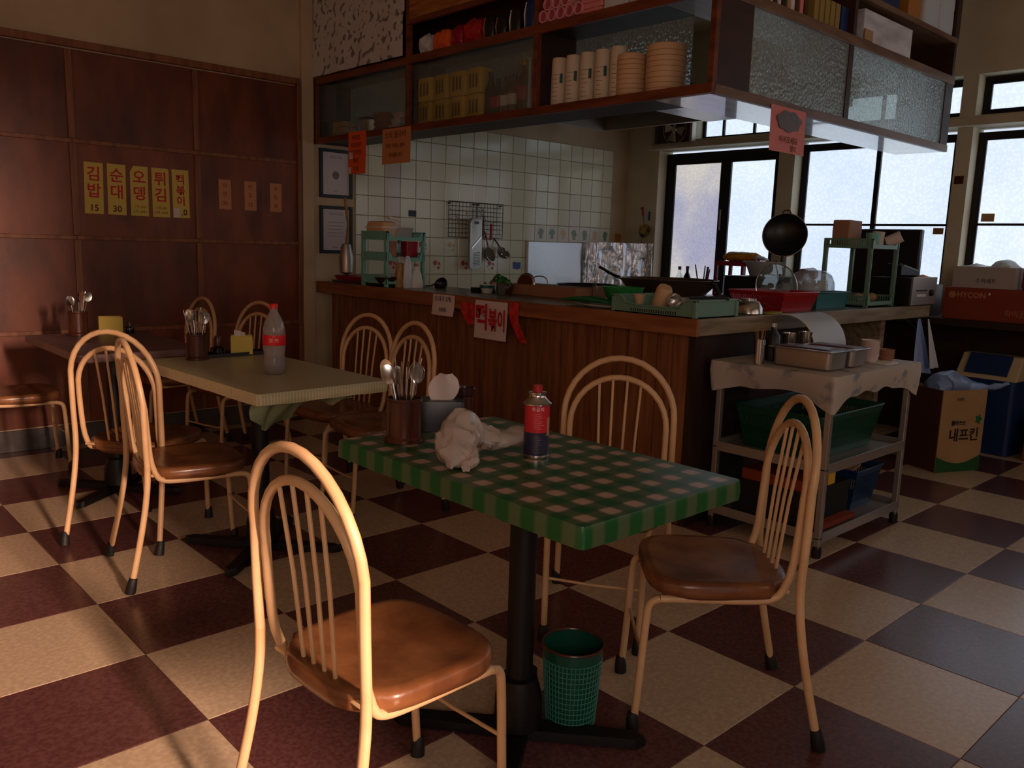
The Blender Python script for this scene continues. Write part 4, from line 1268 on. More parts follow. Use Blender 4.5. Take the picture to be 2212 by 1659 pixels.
def rack(name, label, x, y, z, w_, d, h, m, tiers, rz=0.0):
    """plastic stacking rack: slotted trays with dipped fronts carried by four posts"""
    t = thing(name, label, 'rack', (x, y, z), rz)
    for sx in (0, 1):
        for sy in (0, 1):
            x0 = sx * (w_ - 0.022)
            y0 = sy * (d - 0.022)
            MB().box(x0, x0 + 0.022, y0, y0 + 0.022, 0, h).box(x0 + .006, x0 + 0.016, y0 - .003 if sy == 0 else y0 + .022, y0 if sy == 0 else y0 + .025, 0.01, h - .01).build('post', m, t, smooth=False, bev=0.003)
    for zt in tiers:
        tr_ = MB().box(0.004, w_ - 0.004, 0.004, d - 0.004, zt, zt + 0.004).build('tray', m, t, smooth=False)
        b = MB()
        hh = 0.055
        # dipped end walls (facing -y / +y)
        for yy in (0.0, d - 0.004):
            pf = [(0, 0), (w_, 0), (w_, hh), (w_ - .03, hh), (w_ - .05, hh * .4), (.05, hh * .4), (.03, hh), (0, hh)]
            b.add([(px, yy, zt + pz) for px, pz in pf] + [(px, yy + .004, zt + pz) for px, pz in pf],
                  [(0, 1, 5, 4)][:0] + [(0, 1, 4, 5), (1, 2, 3, 4), (0, 5, 6, 7), (8, 13, 12, 9), (9, 12, 11, 10), (8, 15, 14, 13)] +
                  [(k, (k + 1) % 8, 8 + (k + 1) % 8, 8 + k)[::-1] for k in range(8)])
        b.build('dipped_wall', m, tr_, smooth=False)
        b = MB()
        for xx in (0.0, w_ - 0.004):
            b.box(xx, xx + .004, 0.02, d - .02, zt, zt + .014).box(xx, xx + .004, 0.02, d - .02, zt + .043, zt + .055)
            n = int((d - .04) / 0.014)
            for k in range(n):
                yy = 0.02 + k * (d - .04) / n
                b.box(xx, xx + .004, yy, yy + 0.007, zt + .014, zt + .043)
        b.build('slotted_wall', m, tr_, smooth=False)
    return t


rack('stacking_rack', 'pale aqua plastic stacking rack on the wall end of the counter', 2.215, 2.015, CZ + 0.001, 0.305, 0.285, 0.35, 'aqua', [0.02, 0.165, 0.295])
lc = thing('lunch_box', 'large pinkish plastic container on top of the aqua rack', 'container', (2.285, 2.17, CZ + 0.302), R(5))
MB().rings(rrect(0.12, 0.20, 0.03), [(0.92, 0), (1, 0.075), (0.9, 0.105), (0.7, 0.112)]).build('body', 'pale_roll', lc)
MB().rings(rrect(0.13, 0.21, 0.03), [(1, 0.070), (1, 0.078)]).build('rim', 'white_plastic', lc)
lc2 = thing('lunch_box', 'white see-through container right on the aqua rack', 'container', (2.40, 2.13, CZ + 0.302), R(-12))
MB().rings(rrect(0.14, 0.13, 0.02), [(0.85, 0), (1, 0.070), (1.04, 0.073), (1.04, 0.078), (0.96, 0.078)]).build('body', 'milky', lc2)
lc3 = tag(MB().rings(rrect(0.10, 0.05, 0.012), [(1, 0), (1, 0.016)]).build('flat_tub', 'white_plastic', loc=(2.36, 2.14, CZ + 0.425)), 'small white lid lying on the containers of the aqua rack', 'lid')
lc3.rotation_euler = (R(6), R(10), 0)
br = thing('wok_brush', 'brush with wooden handle standing behind the aqua rack', 'brush', (2.30, 2.62, CZ + 0.05))
MB().tube([(0, 0, 0.2), (0.015, 0, 0.34), (-0.01, 0, 0.52)], [0.011, 0.009, 0.010], 8).build('handle', 'brush_wood', br)
MB().lathe([(0, 0.0), (0.045, 0.02), (0.05, 0.12), (0.03, 0.21), (0, 0.22)], 14).build('head', 'steel_dull', br)
sg = tag(MB().rings(rrect(0.07, 0.05, 0.02), [(1, 0), (1.0, 0.02), (0.96, 0.10), (0.9, 0.10)]).build('small_carton', 'cardboard_rose', loc=(2.305, 2.09, CZ + 0.190), bev=0.0),
         'brown carton on the middle tier of the aqua rack', 'box')
ct_ = tag(MB().rings(rrect(0.09, 0.07, 0.01), [(1, 0), (1.05, 0.10)]).build('crimson_cup', 'crimson', loc=(2.455, 2.10, CZ + 0.192)), 'crimson cup on the middle tier of the aqua rack', 'cup')
for k, (xx, yy) in enumerate(((2.44, 2.17), (2.38, 2.20))):
    tag(MB().lathe(cup_prof(0.022, 0.032, 0.085), 18).build('glass_tumbler', 'glass', loc=(xx, yy, CZ + 0.192)), 'clear tumbler on the middle tier of the aqua rack', 'glass', 'tumblers in the aqua rack')
sk = thing('skewer_bag', 'clear bag of wooden skewers standing behind the footed bowl', 'bag', (2.330, 2.02, CZ))
MB().lathe([(0, 0), (0.040, 0), (0.038, 0.08), (0.030, 0.15), (0, 0.15)], 16, sy=.75).build('skewers', 'skewer', sk)
MB().lathe([(0.0, 0.15), (0.031, 0.152), (0.022, 0.172), (0.030, 0.195), (0.024, 0.193), (0.016, 0.172), (0, 0.16)], 16, sy=.6).build('tied_top', 'bag_clear', sk)
sp = thing('spray_bottle', 'white sack-like bottle with a small red mark right of the skewers', 'bottle', (2.420, 1.975, CZ))
MB().lathe([(0, 0), (0.050, 0), (0.052, 0.02), (0.036, 0.09), (0.016, 0.125), (0.012, 0.135), (0, 0.135)], 20, sy=.7).build('body', 'white_plastic', sp)
MB().lathe([(0, 0.135), (0.013, 0.135), (0.013, 0.152), (0, 0.152)], 12).build('cap', 'brush_wood', sp)
MB(FACE_NX(-0.040, 0.010, 0.07)).prism([(0.012 * cos(a), 0.014 * sin(a)) for a in [q * pi / 6 for q in range(12)]], 0, 0.002).build('red_mark', 'red', sp, smooth=False)
pb_ = tag(MB().lathe([(0, 0), (0.030, 0), (0.034, 0.05), (0.026, 0.16), (0.012, 0.20), (0, 0.20)], 14, sy=.6).build('white_sack', 'bag_white', loc=(2.345, 1.965, CZ)),
          'narrow white plastic sack between the skewers and the white bottle', 'bag')
lad = thing('strainer_ladle', 'metal strainer with a round black rimmed bowl lying behind the counter top', 'strainer', (2.53, 1.86, CZ))
MB(TR((0.0, 0.0, 0.03), ry=R(60), rz=R(200))).lathe([(0.045, 0.0), (0.040, -0.02), (0.022, -0.034), (0, -0.038), (0, -0.036), (0.021, -0.032), (0.038, -0.018), (0.043, 0)], 20).build('bowl', 'black', lad)
MB().tube([(0.0, 0.03, 0.035), (0.0, 0.10, 0.012), (0, 0.16, 0.008)], 0.006, 8).build('handle', 'steel_dull', lad)

kt = thing('tea_cup', 'white and green glazed cup with brown inside, left of the plant', 'cup', (2.53, 1.405, CZ))
MB().lathe(cup_prof(0.030, 0.045, 0.05), 22).build('body', 'white_plastic', kt)
MB().lathe([(0.0435, 0.030), (0.0455, 0.046), (0.0457, 0.046), (0.0442, 0.029)], 22).build('green_band', 'teal', kt)
ktp = thing('steel_kettle', 'small dark steel kettle behind the white and green cup', 'kettle', (2.62, 1.42, CZ))
MB().lathe([(0, 0), (0.045, 0), (0.055, 0.03), (0.045, 0.065), (0.03, 0.078), (0, 0.082)], 20).build('body', 'steel', ktp)
MB().tube([(-.04, 0.04, 0.04), (-.02, 0.085, 0.05), (-.01, 0.10, 0.035)], 0.009, 8).build('spout', 'black', ktp)
MB().box(-0.13, -0.03, 0.03, 0.09, 0.0, 0.028).build('stand', 'black', ktp, smooth=False)

pl_ = thing('glass_plant', 'broad green leaves standing in a glass on the counter', 'plant', (2.46, 1.195, CZ))
MB().lathe(cup_prof(0.022, 0.026, 0.075), 18).build('glass', 'glass', pl_)
for k, (az, h_, s_) in enumerate(((2.6, 0.135, .036), (0.9, 0.13, .03), (3.6, 0.12, .034), (-1.2, 0.11, .03), (1.8, .14, .026))):
    lf = MB()
    d_ = Vector((cos(az), sin(az), 0))

    def leafp(u, v, d_=d_, h_=h_, s_=s_):
        a = v * pi
        wv = s_ * sin(a) * (1 if v < .6 else (1 - .3 * (v - .6)))
        c = Vector((0, 0, h_ - 0.02)) + d_ * (0.01 + 0.045 * v) + Vector((0, 0, 0.02 * sin(v * 2.4) - 0.035 * v))
        s2 = Vector((-d_.y, d_.x, 0.0))
        return c + s2 * (u - .5) * 2 * wv + Vector((0, 0, -0.012 * abs(u - .5) * 2))
    lf.grid(leafp, 6, 10, 0.0008)
    lf.tube([(0, 0, 0.01), tuple(Vector((0, 0, h_ - 0.02)) + d_ * 0.012)], 0.0018, 5)
    lf.build('leaf', 'leaf', pl_, ang=80)
jar2 = tag(MB().lathe([(0, 0), (0.040, 0), (0.052, 0.03), (0.050, 0.06), (0.034, 0.078), (0.036, 0.085), (0.02, 0.090), (0.006, 0.100), (0, 0.102)], 24).build('brown_jar', 'brownware', loc=(2.545, 1.265, CZ)),
           'round reddish brown earthen jar just behind the leaves', 'jar')
pn2 = thing('round_lid', 'upright round metal lid with brown inside behind the plant', 'lid', (2.66, 1.20, CZ + 0.065))
pn2.rotation_euler = (0, R(-80), R(15))
MB().lathe([(0, 0.012), (0.055, 0.006), (0.062, 0), (0.064, 0.004), (0.056, 0.010), (0, 0.016)], 28).build('disc', 'steel', pn2)
MB().lathe([(0, 0.0165), (0.052, 0.0125), (0.052, 0.0115), (0, 0.010)], 28).build('inner_face', 'brownware', pn2)

cbx = tag(MB().box(0, 0.20, 0, 0.555, 0, 0.062).build('flat_carton', 'cardboard_rose', smooth=False, loc=(2.60, 0.74, CZ + 0.001), bev=0.002),
          'long low brown carton lying behind the plant on the counter', 'box')
sx_ = thing('steel_tray_stack', 'low stainless steel box with wire handles right of the brown carton', 'container', (2.72, 0.62, CZ))
MB().box(0, 0.22, 0, 0.10, 0.0, 0.075).box(0.0, 0.22, -0.0, 0.10, 0.072, 0.076).build('box', 'galv', sx_, smooth=False, bev=0.003)
for yy in (0.02, 0.08):
    MB().tube(smoothpath([(-0.004, yy - .015, 0.05), (-0.012, yy - .015, 0.088), (-0.012, yy + .015, 0.088), (-0.004, yy + .015, 0.05)], 1), 0.002, 6).build('wire_handle', 'steel_dull', sx_)
gd = thing('griddle', 'shallow black griddle seen edge-on above the cartons', 'pan', (3.05, 1.06, 0.985))
MB().lathe([(0, 0.0), (0.17, 0.0), (0.185, 0.022), (0.19, 0.022), (0.19, 0.026), (0.18, 0.026), (0.168, 0.006), (0, 0.006)], 36).build('pan', 'iron', gd)
wire = tag(MB().tube(smoothpath([(0, 0, 0), (0, 0, 0.09), (0, -0.14, 0.09), (0, -0.14, 0)], 2), 0.004, 6).build('wire_stand', 'steel_dull', loc=(3.05, 1.55, 0.95)),
           'bent wire frame standing before the foil wrapped board', 'stand')

# plate with green brushes and the green bowl
pt = tag(MB().lathe([(0, 0), (0.09, 0), (0.135, 0.014), (0.138, 0.018), (0.132, 0.018), (0.09, 0.006), (0, 0.006)], 36, sy=1.25).build('oval_plate', 'white_plastic', loc=(2.35, 0.29, CZ)),
         'wide pale plate under the green bowl near the counter edge', 'plate')
gb = thing('green_vegetables', 'bundle of long green vegetables lying on the pale plate', 'vegetables', (2.34, 0.40, CZ + 0.012), R(96))
rnd = random.Random(21)
for k in range(9):
    yy = -0.055 + 0.014 * k
    MB().tube(smoothpath([(-0.13 - rnd.uniform(0, .05), yy * .6, 0.012), (0, yy, 0.016 + 0.008 * (k % 3)), (0.13, yy * 1.1 + rnd.uniform(-.01, .01), 0.014)], 1), [0.006] * 6 if False else 0.0075, 7).build('stalk', 'green', gb)
gbw = tag(MB().lathe([(0, 0), (0.055, 0), (0.084, 0.030), (0.104, 0.082), (0.100, 0.082), (0.080, 0.034), (0.052, 0.005), (0, 0.005)], 32).build('green_bowl', mat('green_mesh_plastic', rgb(36, 128, 58), 0.45, bump=.8, bscale=90, voronoi=True), loc=(2.44, 0.27, CZ + 0.018)),
          'deep green plastic bowl on the pale plate', 'bowl')

# sage basket with mugs at the counter corner
bk = thing('dish_basket', 'sage plastic tray basket with dipped front at the counter corner, holding mugs', 'basket', (2.195, -0.335, CZ + 0.001))
MB().box(0, 0.32, 0, 0.46, 0, 0.005).build('base', 'sage', bk, smooth=False)


def dipwall(L, hh, dip, n):
    out = []
    return [(0, 0), (L, 0), (L, hh), (L - .05, hh), (L - .085, dip), (.085, dip), (.05, hh), (0, hh)]


for side, L in (('x', 0.46), ('X', 0.46)):
    xx = 0.0 if side == 'x' else 0.316
    pf = dipwall(L, 0.075, 0.035, 0)
    b = MB()
    b.add([(xx, py, pz) for py, pz in pf] + [(xx + .004, py, pz) for py, pz in pf],
          [(0, 1, 4, 5), (1, 2, 3, 4), (0, 5, 6, 7), (9, 8, 13, 12), (9, 12, 11, 10), (8, 15, 14, 13)] + [(k, (k + 1) % 8, 8 + (k + 1) % 8, 8 + k) for k in range(8)])
    b.tube(smoothpath([(xx + .002, py, pz) for py, pz in (pf[7], pf[6], pf[5], pf[4], pf[3], pf[2])], 1), 0.006, 6)
    b.build('dipped_wall', 'sage', bk, smooth=False)
for yy in (0.0, 0.456):
    b = MB().box(0, .32, yy, yy + .004, 0, .075).box(-.004, .324, yy - .006, yy + .010, .070, .078)
    b.build('end_wall', 'sage', bk, smooth=False)
sl = MB()
for k in range(20):
    sl.box(-0.0015, 0.001, 0.10 + k * .013, 0.105 + k * .013, 0.008, 0.022)
sl.build('slot_marks', 'black', bk, smooth=False)
for (sx_0, sy_0) in ((-.004, -.006), (.304, -.006), (-.004, .446), (.304, .446)):
    MB().box(sx_0, sx_0 + .02, sy_0, sy_0 + .02, 0, .078).build('corner_post', 'sage', bk, smooth=False, bev=0.003)
mg = thing('ceramic_mug', 'beige curved mug tipped over in the sage basket', 'mug', (2.33, -0.045, CZ + 0.045))
mg.rotation_euler = (R(24), R(-10), 0)
MB().lathe([(0, 0.085), (0.030, 0.085), (0.037, 0.070), (0.038, -0.03), (0.036, -0.03), (0.035, 0.068), (0, 0.08)], 24).build('body', 'pale_roll', mg)
mg2 = tag(MB().lathe(cup_prof(0.020, 0.029, 0.045, .003), 22).build('small_cup', 'pale_roll', loc=(2.30, 0.055, CZ + 0.035)), 'small beige cup at the left inside the sage basket', 'cup')
mg3 = tag(MB(TR(rx=R(75), rz=R(-40))).lathe(cup_prof(0.026, 0.034, 0.07, .003), 22).build('steel_cup', 'steel', loc=(2.37, -0.075, CZ + 0.045)), 'shiny steel cup lying in the sage basket under the beige mug', 'cup')
for k in range(3):
    tag(MB(TR(ry=R(86), rz=R(-60 + 14 * k))).lathe([(0, 0), (0.012, 0), (0.009, 0.05), (0.007, 0.17), (0, 0.175)], 10).build('kitchen_utensil', 'black', loc=(2.34 + .03 * k, -0.20 + .02 * k, CZ + 0.070)),
        'dark utensil handle lying in the sage basket behind the mug', 'utensil', 'handles in the sage basket')

# big pan on its stand
kp = thing('kitchen_table', 'steel work table behind the counter carrying the big pan', 'table', (0, 0, 0))
MB().box(2.78, 4.55, 0.20, 1.15, 0.86, 0.89).build('tabletop', 'galv', kp, smooth=False)
for (xx, yy) in ((2.82, 0.24), (4.50, 0.24), (2.82, 1.10), (4.50, 1.10)):
    MB().tube([(xx, yy, 0.0), (xx, yy, 0.86)], 0.018, 10).build('leg', 'galv', kp)
bp = thing('frying_pan', 'very wide brown steel pan with black handles stacked on a pot behind the sage basket', 'pan', (3.02, 0.43, 0.89))
M['steel_brown'] = mat('brown_steel', rgb(120, 98, 84), 0.35, metal=0.8)
MB().lathe([(0, 0.100), (0.20, 0.100), (0.245, 0.145), (0.272, 0.180), (0.276, 0.184), (0.270, 0.186), (0.243, 0.153), (0.198, 0.107), (0, 0.107)], 48).build('pan', 'steel_brown', bp)
MB().lathe([(0, 0), (0.17, 0), (0.20, 0.03), (0.205, 0.095), (0.215, 0.100), (0, 0.100)], 40).build('pot', 'steel_dull', bp)
MB().tube(smoothpath([(-0.10, 0.245, 0.175), (-0.13, 0.30, 0.195), (-0.15, 0.38, 0.235)], 1), [0.012, 0.014, 0.016, 0.014] if False else 0.014, 8, squash=.6).build('handle', 'black', bp)
MB().tube(smoothpath([(0.02, -0.262, 0.182), (0.03, -0.30, 0.15), (0.02, -0.33, 0.07), (0.03, -0.345, 0.01)], 1), 0.013, 8).build('handle', 'black', bp)

# ================================================================== ON THE COUNTER, RIGHT ARM
sbw = tag(MB().lathe([(0.068, 0), (0.070, 0.003), (0.066, 0.030), (0.052, 0.056), (0.040, 0.062), (0.036, 0.062), (0.036, 0.072), (0.033, 0.072), (0.033, 0.060), (0, 0.058)], 36).build(
    'steel_bowl', 'steel', loc=(2.740, -0.255, CZ)), 'shiny steel bowl turned upside down between the sage basket and the red basket', 'bowl')
spg = tag(MB().rings(rrect(0.13, 0.06, 0.02), [(1, 0), (1, 0.008), (.95, .010)]).build('yellow_cloth', mat('yellow_green_cloth', rgb(150, 140, 60), 0.8), loc=(2.86, -0.315, CZ), rz=R(10)), 'flat yellowish cloth in front of the red basket', 'cloth')
basket('red_basket', 'red plastic basket on the right arm of the counter', 'basket', 3.135, -0.155, CZ + 0.001, 0.36, 0.31, 0.095, 'red', flare=0.84)
gl = thing('pot_cover', 'round glass pot lid leaning upright in the red basket', 'lid', (3.25, -0.10, CZ + 0.118))
gl.rotation_euler = (R(80), 0, R(-32))
MB().lathe([(0, 0.018), (0.07, 0.013), (0.116, 0.0), (0.116, 0.002), (0.07, 0.015), (0, 0.020)], 36).build('glass', 'glass', gl)
MB().tube([(0.118 * cos(a), 0.118 * sin(a), 0) for a in [q * pi / 24 for q in range(48)]], 0.0035, 8, closed=True).build('rim', 'steel', gl)
MB(TR((0, 0, 0.019))).lathe([(0, 0), (0.010, 0), (0.018, 0.014), (0, 0.018)], 14).build('knob', 'black', gl)
basket('teal_basket', 'dark teal tub right of the red basket', 'basket', 3.60, -0.115, CZ + 0.001, 0.36, 0.26, 0.085, 'teal', slots=False, flare=0.93)
dm = tag(MB().lathe([(0.155, 0), (0.150, 0.045), (0.128, 0.085), (0.08, 0.108), (0, 0.115), (0, 0.113), (0.079, 0.106), (0.126, 0.084), (0.148, 0.045), (0.153, 0)], 32, sy=.72).build(
    'clear_dome', 'clear_plastic', loc=(3.60, -0.115, CZ + 0.092)), 'clear plastic dome cover lying on the teal tub', 'cover')
for k, (dx, dy) in enumerate(((-.06, .0), (.02, .02), (.08, -.02))):
    tag(MB().lathe(cup_prof(.02, .028, .05, .003), 16).build('white_bowl', 'white_plastic', loc=(3.60 + dx, -0.115 + dy, CZ + 0.095)), 'small white cup under the clear dome', 'cup', 'cups under the clear dome')

bb = thing('black_stove', 'black box-shaped burner behind the red basket', 'stove', (3.62, 0.215, 0.89))
MB().box(0, 0.42, 0, 0.25, 0, 0.195).build('case', 'black_matte', bb, smooth=False, bev=0.004)
MB().box(-0.004, 0.424, -0.004, 0.254, 0.195, 0.203).build('lid', 'black', bb, smooth=False, bev=0.002)
rb = thing('bowl_stack', 'milky round tub holding cups on top of the black burner', 'bowl', (3.85, 0.335, 1.094))
MB().lathe([(0, 0.004), (0.085, 0.0), (0.112, 0.07), (0.128, 0.085), (0.128, 0.088), (0.108, 0.074), (0.082, 0.006), (0, 0.008)], 32).build('tub', 'milky', rb)
for k, (dx, dy) in enumerate(((-.045, -.01), (.03, -.04), (.02, .04))):
    MB(TR((dx, dy, .045), rx=R(60), rz=k * 1.7)).lathe(cup_prof(.022, .03, .05, .003), 16).build('cup', 'steel_dull', rb)
wk = thing('black_wok', 'round black pan standing upright against the windows above the milky tub', 'pan', (3.93, 0.262, 1.345))
wk.rotation_euler = (0, R(-82), R(24))
MB().lathe([(0, -0.045), (0.075, -0.038), (0.118, -0.012), (0.128, 0), (0.131, 0), (0.120, -0.016), (0.076, -0.043), (0, -0.050)], 44).build('pan', 'black', wk)
MB().tube([(0.131 * cos(a), 0.131 * sin(a), 0) for a in [q * pi / 24 for q in range(48)]], 0.003, 6, closed=True).build('rim', 'steel_dull', wk)
MB().tube(smoothpath([(0.125, -0.025, 0), (0.15, -0.018, 0), (0.15, 0.018, 0), (0.125, 0.025, 0)], 2), 0.004, 6).build('ring_handle', 'black', wk)
MB().tube([(-0.125, 0, 0), (-0.165, 0, 0.0), (-0.20, 0, 0.0)], 0.011, 8).build('handle', 'black', wk)

rk = rack('stacking_rack', 'sage plastic stacking rack at the right end of the counter', 3.88, -0.305, CZ + 0.001, 0.36, 0.285, 0.385, 'sage', [0.01, 0.33])
pb = tag(MB().rings(rrect(0.19, 0.10, 0.008), [(0.96, 0), (1, 0.09), (0.97, 0.150), (0.9, 0.152)]).build('paper_sack', 'cardboard_rose', loc=(3.99, -0.10, CZ + 0.337), rz=R(4)),
         'brown paper sack standing on the sage rack', 'bag')
pc = tag(MB().lathe(cup_prof(.032, .040, .085, .003), 20).build('aqua_cup', 'aqua', loc=(4.06, -0.225, CZ + 0.337)), 'aqua cup on the sage rack beside the paper rolls', 'cup')
for k, (xx, yy, hh, tl) in enumerate(((4.135, -0.215, .095, 4), (4.190, -0.25, .085, 62))):
    ro = thing('paper_roll', ('upright pinkish paper roll on the sage rack', 'tilted pinkish paper roll at the edge of the sage rack')[k], 'roll', (xx, yy, CZ + 0.337 + (0.0 if k == 0 else .032)))
    ro.rotation_euler = (R(tl), 0, R(20))
    MB().lathe([(0.012, 0), (0.034, 0), (0.034, hh), (0.012, hh), (0.012, 0)], 22).build('roll', 'paper', ro)
    MB().lathe([(0.0105, -0.001), (0.0125, -0.001), (0.0125, hh + .001), (0.0105, hh + .001)], 16).build('core', 'cardboard', ro)
for k, (xx, s_) in enumerate(((3.99, .9), (4.08, 1.0), (4.17, .9))):
    tag(MB().ball((0, 0, 0.03), 0.036 * s_, 1.2, .9, .8).build('food_packet', 'cardboard', loc=(xx, -0.20, CZ + 0.018)), 'rounded brown packet on the lowest tier of the sage rack', 'packet', 'packets in the sage rack')
rr_ = tag(MB(TR(rz=R(10), ry=R(88))).lathe([(0, 0), (0.040, 0), (0.042, 0.01), (0.042, 0.19), (0, 0.2)], 20).build('red_roll', 'red', loc=(4.20, 0.27, 1.10)), 'short red roll seen through the sage rack', 'roll')
bx9 = box_thing('small_crate', 'low grey green crate under the red roll beyond the sage rack', 'box', 4.28, 0.32, 0.89, 0.36, 0.20, 0.16, 'sage')

# card terminal, cash box / oven
ov = thing('toaster_oven', 'small silver fronted black oven at the right end of the counter', 'oven', (4.300, -0.385, CZ + 0.002))
MB().box(0, 0.345, 0.012, 0.25, 0, 0.165).build('case', 'black', ov, smooth=False, bev=0.004)
MB().box(-0.003, 0.350, 0.0, 0.012, 0.006, 0.172).build('front_panel', 'steel_dull', ov, smooth=False, bev=0.002)
MB().box(0.05, 0.20, -0.004, 0.0, 0.088, 0.097).build('slot', 'black', ov, smooth=False)
MB(TR((0.265, 0.0, 0.078), rx=pi / 2)).lathe([(0, 0), (0.021, 0), (0.019, 0.014), (0, 0.016)], 20).build('knob', 'black', ov)
MB().box(0.06, 0.19, -0.002, 0.0, 0.055, 0.070).build('name_plate', 'white_plastic', ov, smooth=False)
tmn = thing('card_terminal', 'grey card terminal tilted on top of the small oven', 'device', (4.36, -0.28, CZ + 0.18), R(-14))
MB().add([(0, 0, 0), (0.17, 0, 0), (0.17, 0.10, 0), (0, 0.10, 0), (0, 0, 0.06), (0.17, 0, 0.022), (0.17, 0.10, 0.03), (0, 0.10, 0.07)],
         [(3, 2, 1, 0), (4, 5, 6, 7), (0, 1, 5, 4), (1, 2, 6, 5), (2, 3, 7, 6), (3, 0, 4, 7)]).build('body', 'black', tmn, smooth=False, bev=0.003)
MB().add([(0.02, -.002, 0.052), (0.16, -.002, 0.021), (0.16, 0.03, 0.031), (0.02, 0.03, 0.064), (0.02, -.002, 0.064), (0.16, -.002, 0.033), (0.16, 0.03, 0.041), (0.02, 0.03, 0.074)],
         [(3, 2, 1, 0), (4, 5, 6, 7), (0, 1, 5, 4), (1, 2, 6, 5), (2, 3, 7, 6), (3, 0, 4, 7)]).build('top_cover', 'sage', tmn, smooth=False, bev=0.003)
tv = thing('monitor', 'black flat monitor standing behind the sage rack against the window', 'monitor', (4.88, -0.17, 0.85))
MB().box(0, 0.05, 0, 0.455, 0.10, 0.565).build('screen', 'black', tv, smooth=False, bev=0.01)
MB().box(0.01, 0.04, 0.19, 0.27, 0.01, 0.11).box(-0.04, 0.10, 0.12, 0.34, 0, 0.012).build('stand', 'black', tv, smooth=False)

# red plastic rack with corn, bottles, by the windows
wt = thing('window_worktop', 'narrow dark worktop below the windows', 'counter', (0, 0, 0))
MB().box(5.02, 5.485, -3.3, 2.4, 0.80, 0.845).build('worktop', 'dark_wood', wt, smooth=False, bev=0.003)
for yy in (-3.2, -1.75, 0.55, 2.3):
    MB().box(5.06, 5.46, yy, yy + 0.04, 0, 0.80).build('support_panel', 'dark_wood', wt, smooth=False)
MB().box(5.42, 5.45, -3.3, 2.4, 0.0, 0.80).build('rear_panel', 'cab_dark', wt, smooth=False)
kx = thing('range_table', 'steel kitchen range bench along the tiled wall', 'table', (0, 0, 0))
MB().box(2.76, 5.0, 2.22, 2.80, 0.80, 0.86).build('top', 'galv', kx, smooth=False)
for xx in (2.8, 3.9, 4.94):
    for yy in (2.26, 2.74):
        MB().box(xx, xx + .04, yy, yy + .04, 0, .80).build('leg', 'galv', kx, smooth=False)
rr2 = thing('crimson_rack', 'crimson plastic rack before the door panes carrying the yellow pack', 'rack', (4.58, 0.74, 0.89))
for yy in (0.0, 0.10, 0.20, 0.30, 0.42):
    MB().box(0, 0.02, yy, yy + 0.018, 0, 0.275).box(0.18, 0.2, yy, yy + 0.018, 0, 0.275).build('post', 'crimson', rr2, smooth=False)
MB().box(-0.004, 0.204, -0.004, 0.442, 0.243, 0.275).build('top_tray', 'crimson', rr2, smooth=False)
MB().box(0, 0.2, 0.0, 0.438, 0.02, 0.03).build('lower_tray', 'crimson', rr2, smooth=False)
kt2 = thing('side_table', 'low steel side table under the crimson rack', 'table', (0, 0, 0))
MB().box(4.56, 5.0, 0.60, 2.1, 0.86, 0.888).build('tabletop', 'galv', kt2, smooth=False)
for (xx, yy) in ((4.58, 0.62), (4.96, 0.62), (4.58, 2.06), (4.96, 2.06)):
    MB().box(xx, xx + .03, yy, yy + .03, 0, .86).build('leg', 'galv', kt2, smooth=False)
v_, f_ = lump([(4.66, 0.86, 1.195, 0.04, 0.02), (4.66, 0.90, 1.20, 0.062, 0.034), (4.66, 1.0, 1.20, 0.066, 0.036), (4.66, 1.10, 1.20, 0.062, 0.036), (4.66, 1.15, 1.195, 0.03, 0.02)], amp=.004, seed=4, fq=50)
co = thing('corn_pack', 'pack of yellow food in white film on the crimson rack', 'food pack', (0, 0, 0))
MB().add(v_, f_).build('filling', 'corn', co)
v_, f_ = lump([(4.66, 0.80, 1.185, 0.03, 0.006), (4.66, 0.84, 1.192, 0.05, 0.016), (4.66, 0.88, 1.196, 0.05, 0.02)], amp=.006, seed=14, fq=40)
MB().add(v_, f_).build('film_end', 'bag_white', co, ang=25)
for k, (yy, hh, mm, lb) in enumerate(((1.62, .22, 'glass', 'clear bottle with dark cap before the left door pane'), (1.545, .225, 'cola', 'dark sauce bottle before the left door pane'))):
    t = thing('sauce_bottle', lb, 'bottle', (4.75, yy, 0.888))
    MB().lathe([(0, 0), (0.026, 0), (0.028, 0.01), (0.028, hh * .62), (0.012, hh * .78), (0.010, hh * .9), (0, hh * .9)], 18).build('body', mm, t)
    MB().lathe([(0, hh * .88), (0.013, hh * .88), (0.013, hh), (0, hh)], 14).build('cap', 'brownware', t)
uc = tag(MB().lathe(cup_prof(.035, .045, .12, .003), 20).build('utensil_pot', 'white_plastic', loc=(4.72, 1.375, 0.888)), 'white pot of kitchen utensils before the door', 'pot')
for k, (dx, dy, tl, az, mm) in enumerate(((0, .02, 14, 1.6, 'brownware'), (0, .0, 10, .3, 'brownware'), (0, -.02, 6, 4.6, 'navy'), (.01, -.02, 16, 4.2, 'red'), (0, .01, 18, 4.9, 'steel_dull'))):
    stick('kitchen_utensil', mm, 4.72 + dx, 1.375 + dy, 0.90, az, R(tl), .235 - .01 * k, 0.006 if k != 2 else .011,
          ('long brown handled utensil in the white pot', 'short brown handled utensil in the white pot', 'thick blue handled utensil in the white pot', 'red handled utensil in the white pot', 'thin grey utensil in the white pot')[k], 'utensil', None)
wb_ = tag(MB().lathe([(0, 0), (.05, 0), (.07, .02), (.072, .10), (.068, .10), (.064, .02), (0, .006)], 24).build('white_tub', 'white_plastic', loc=(4.85, 1.93, 0.888)), 'low white tub at the left end before the door', 'tub')
v_, f_ = lump([(0, -.10, .045, .02, .015), (0, -.05, .05, .05, .04), (0, .03, .055, .06, .05), (0, .10, .045, .03, .03)], amp=.008, seed=31, fq=25)
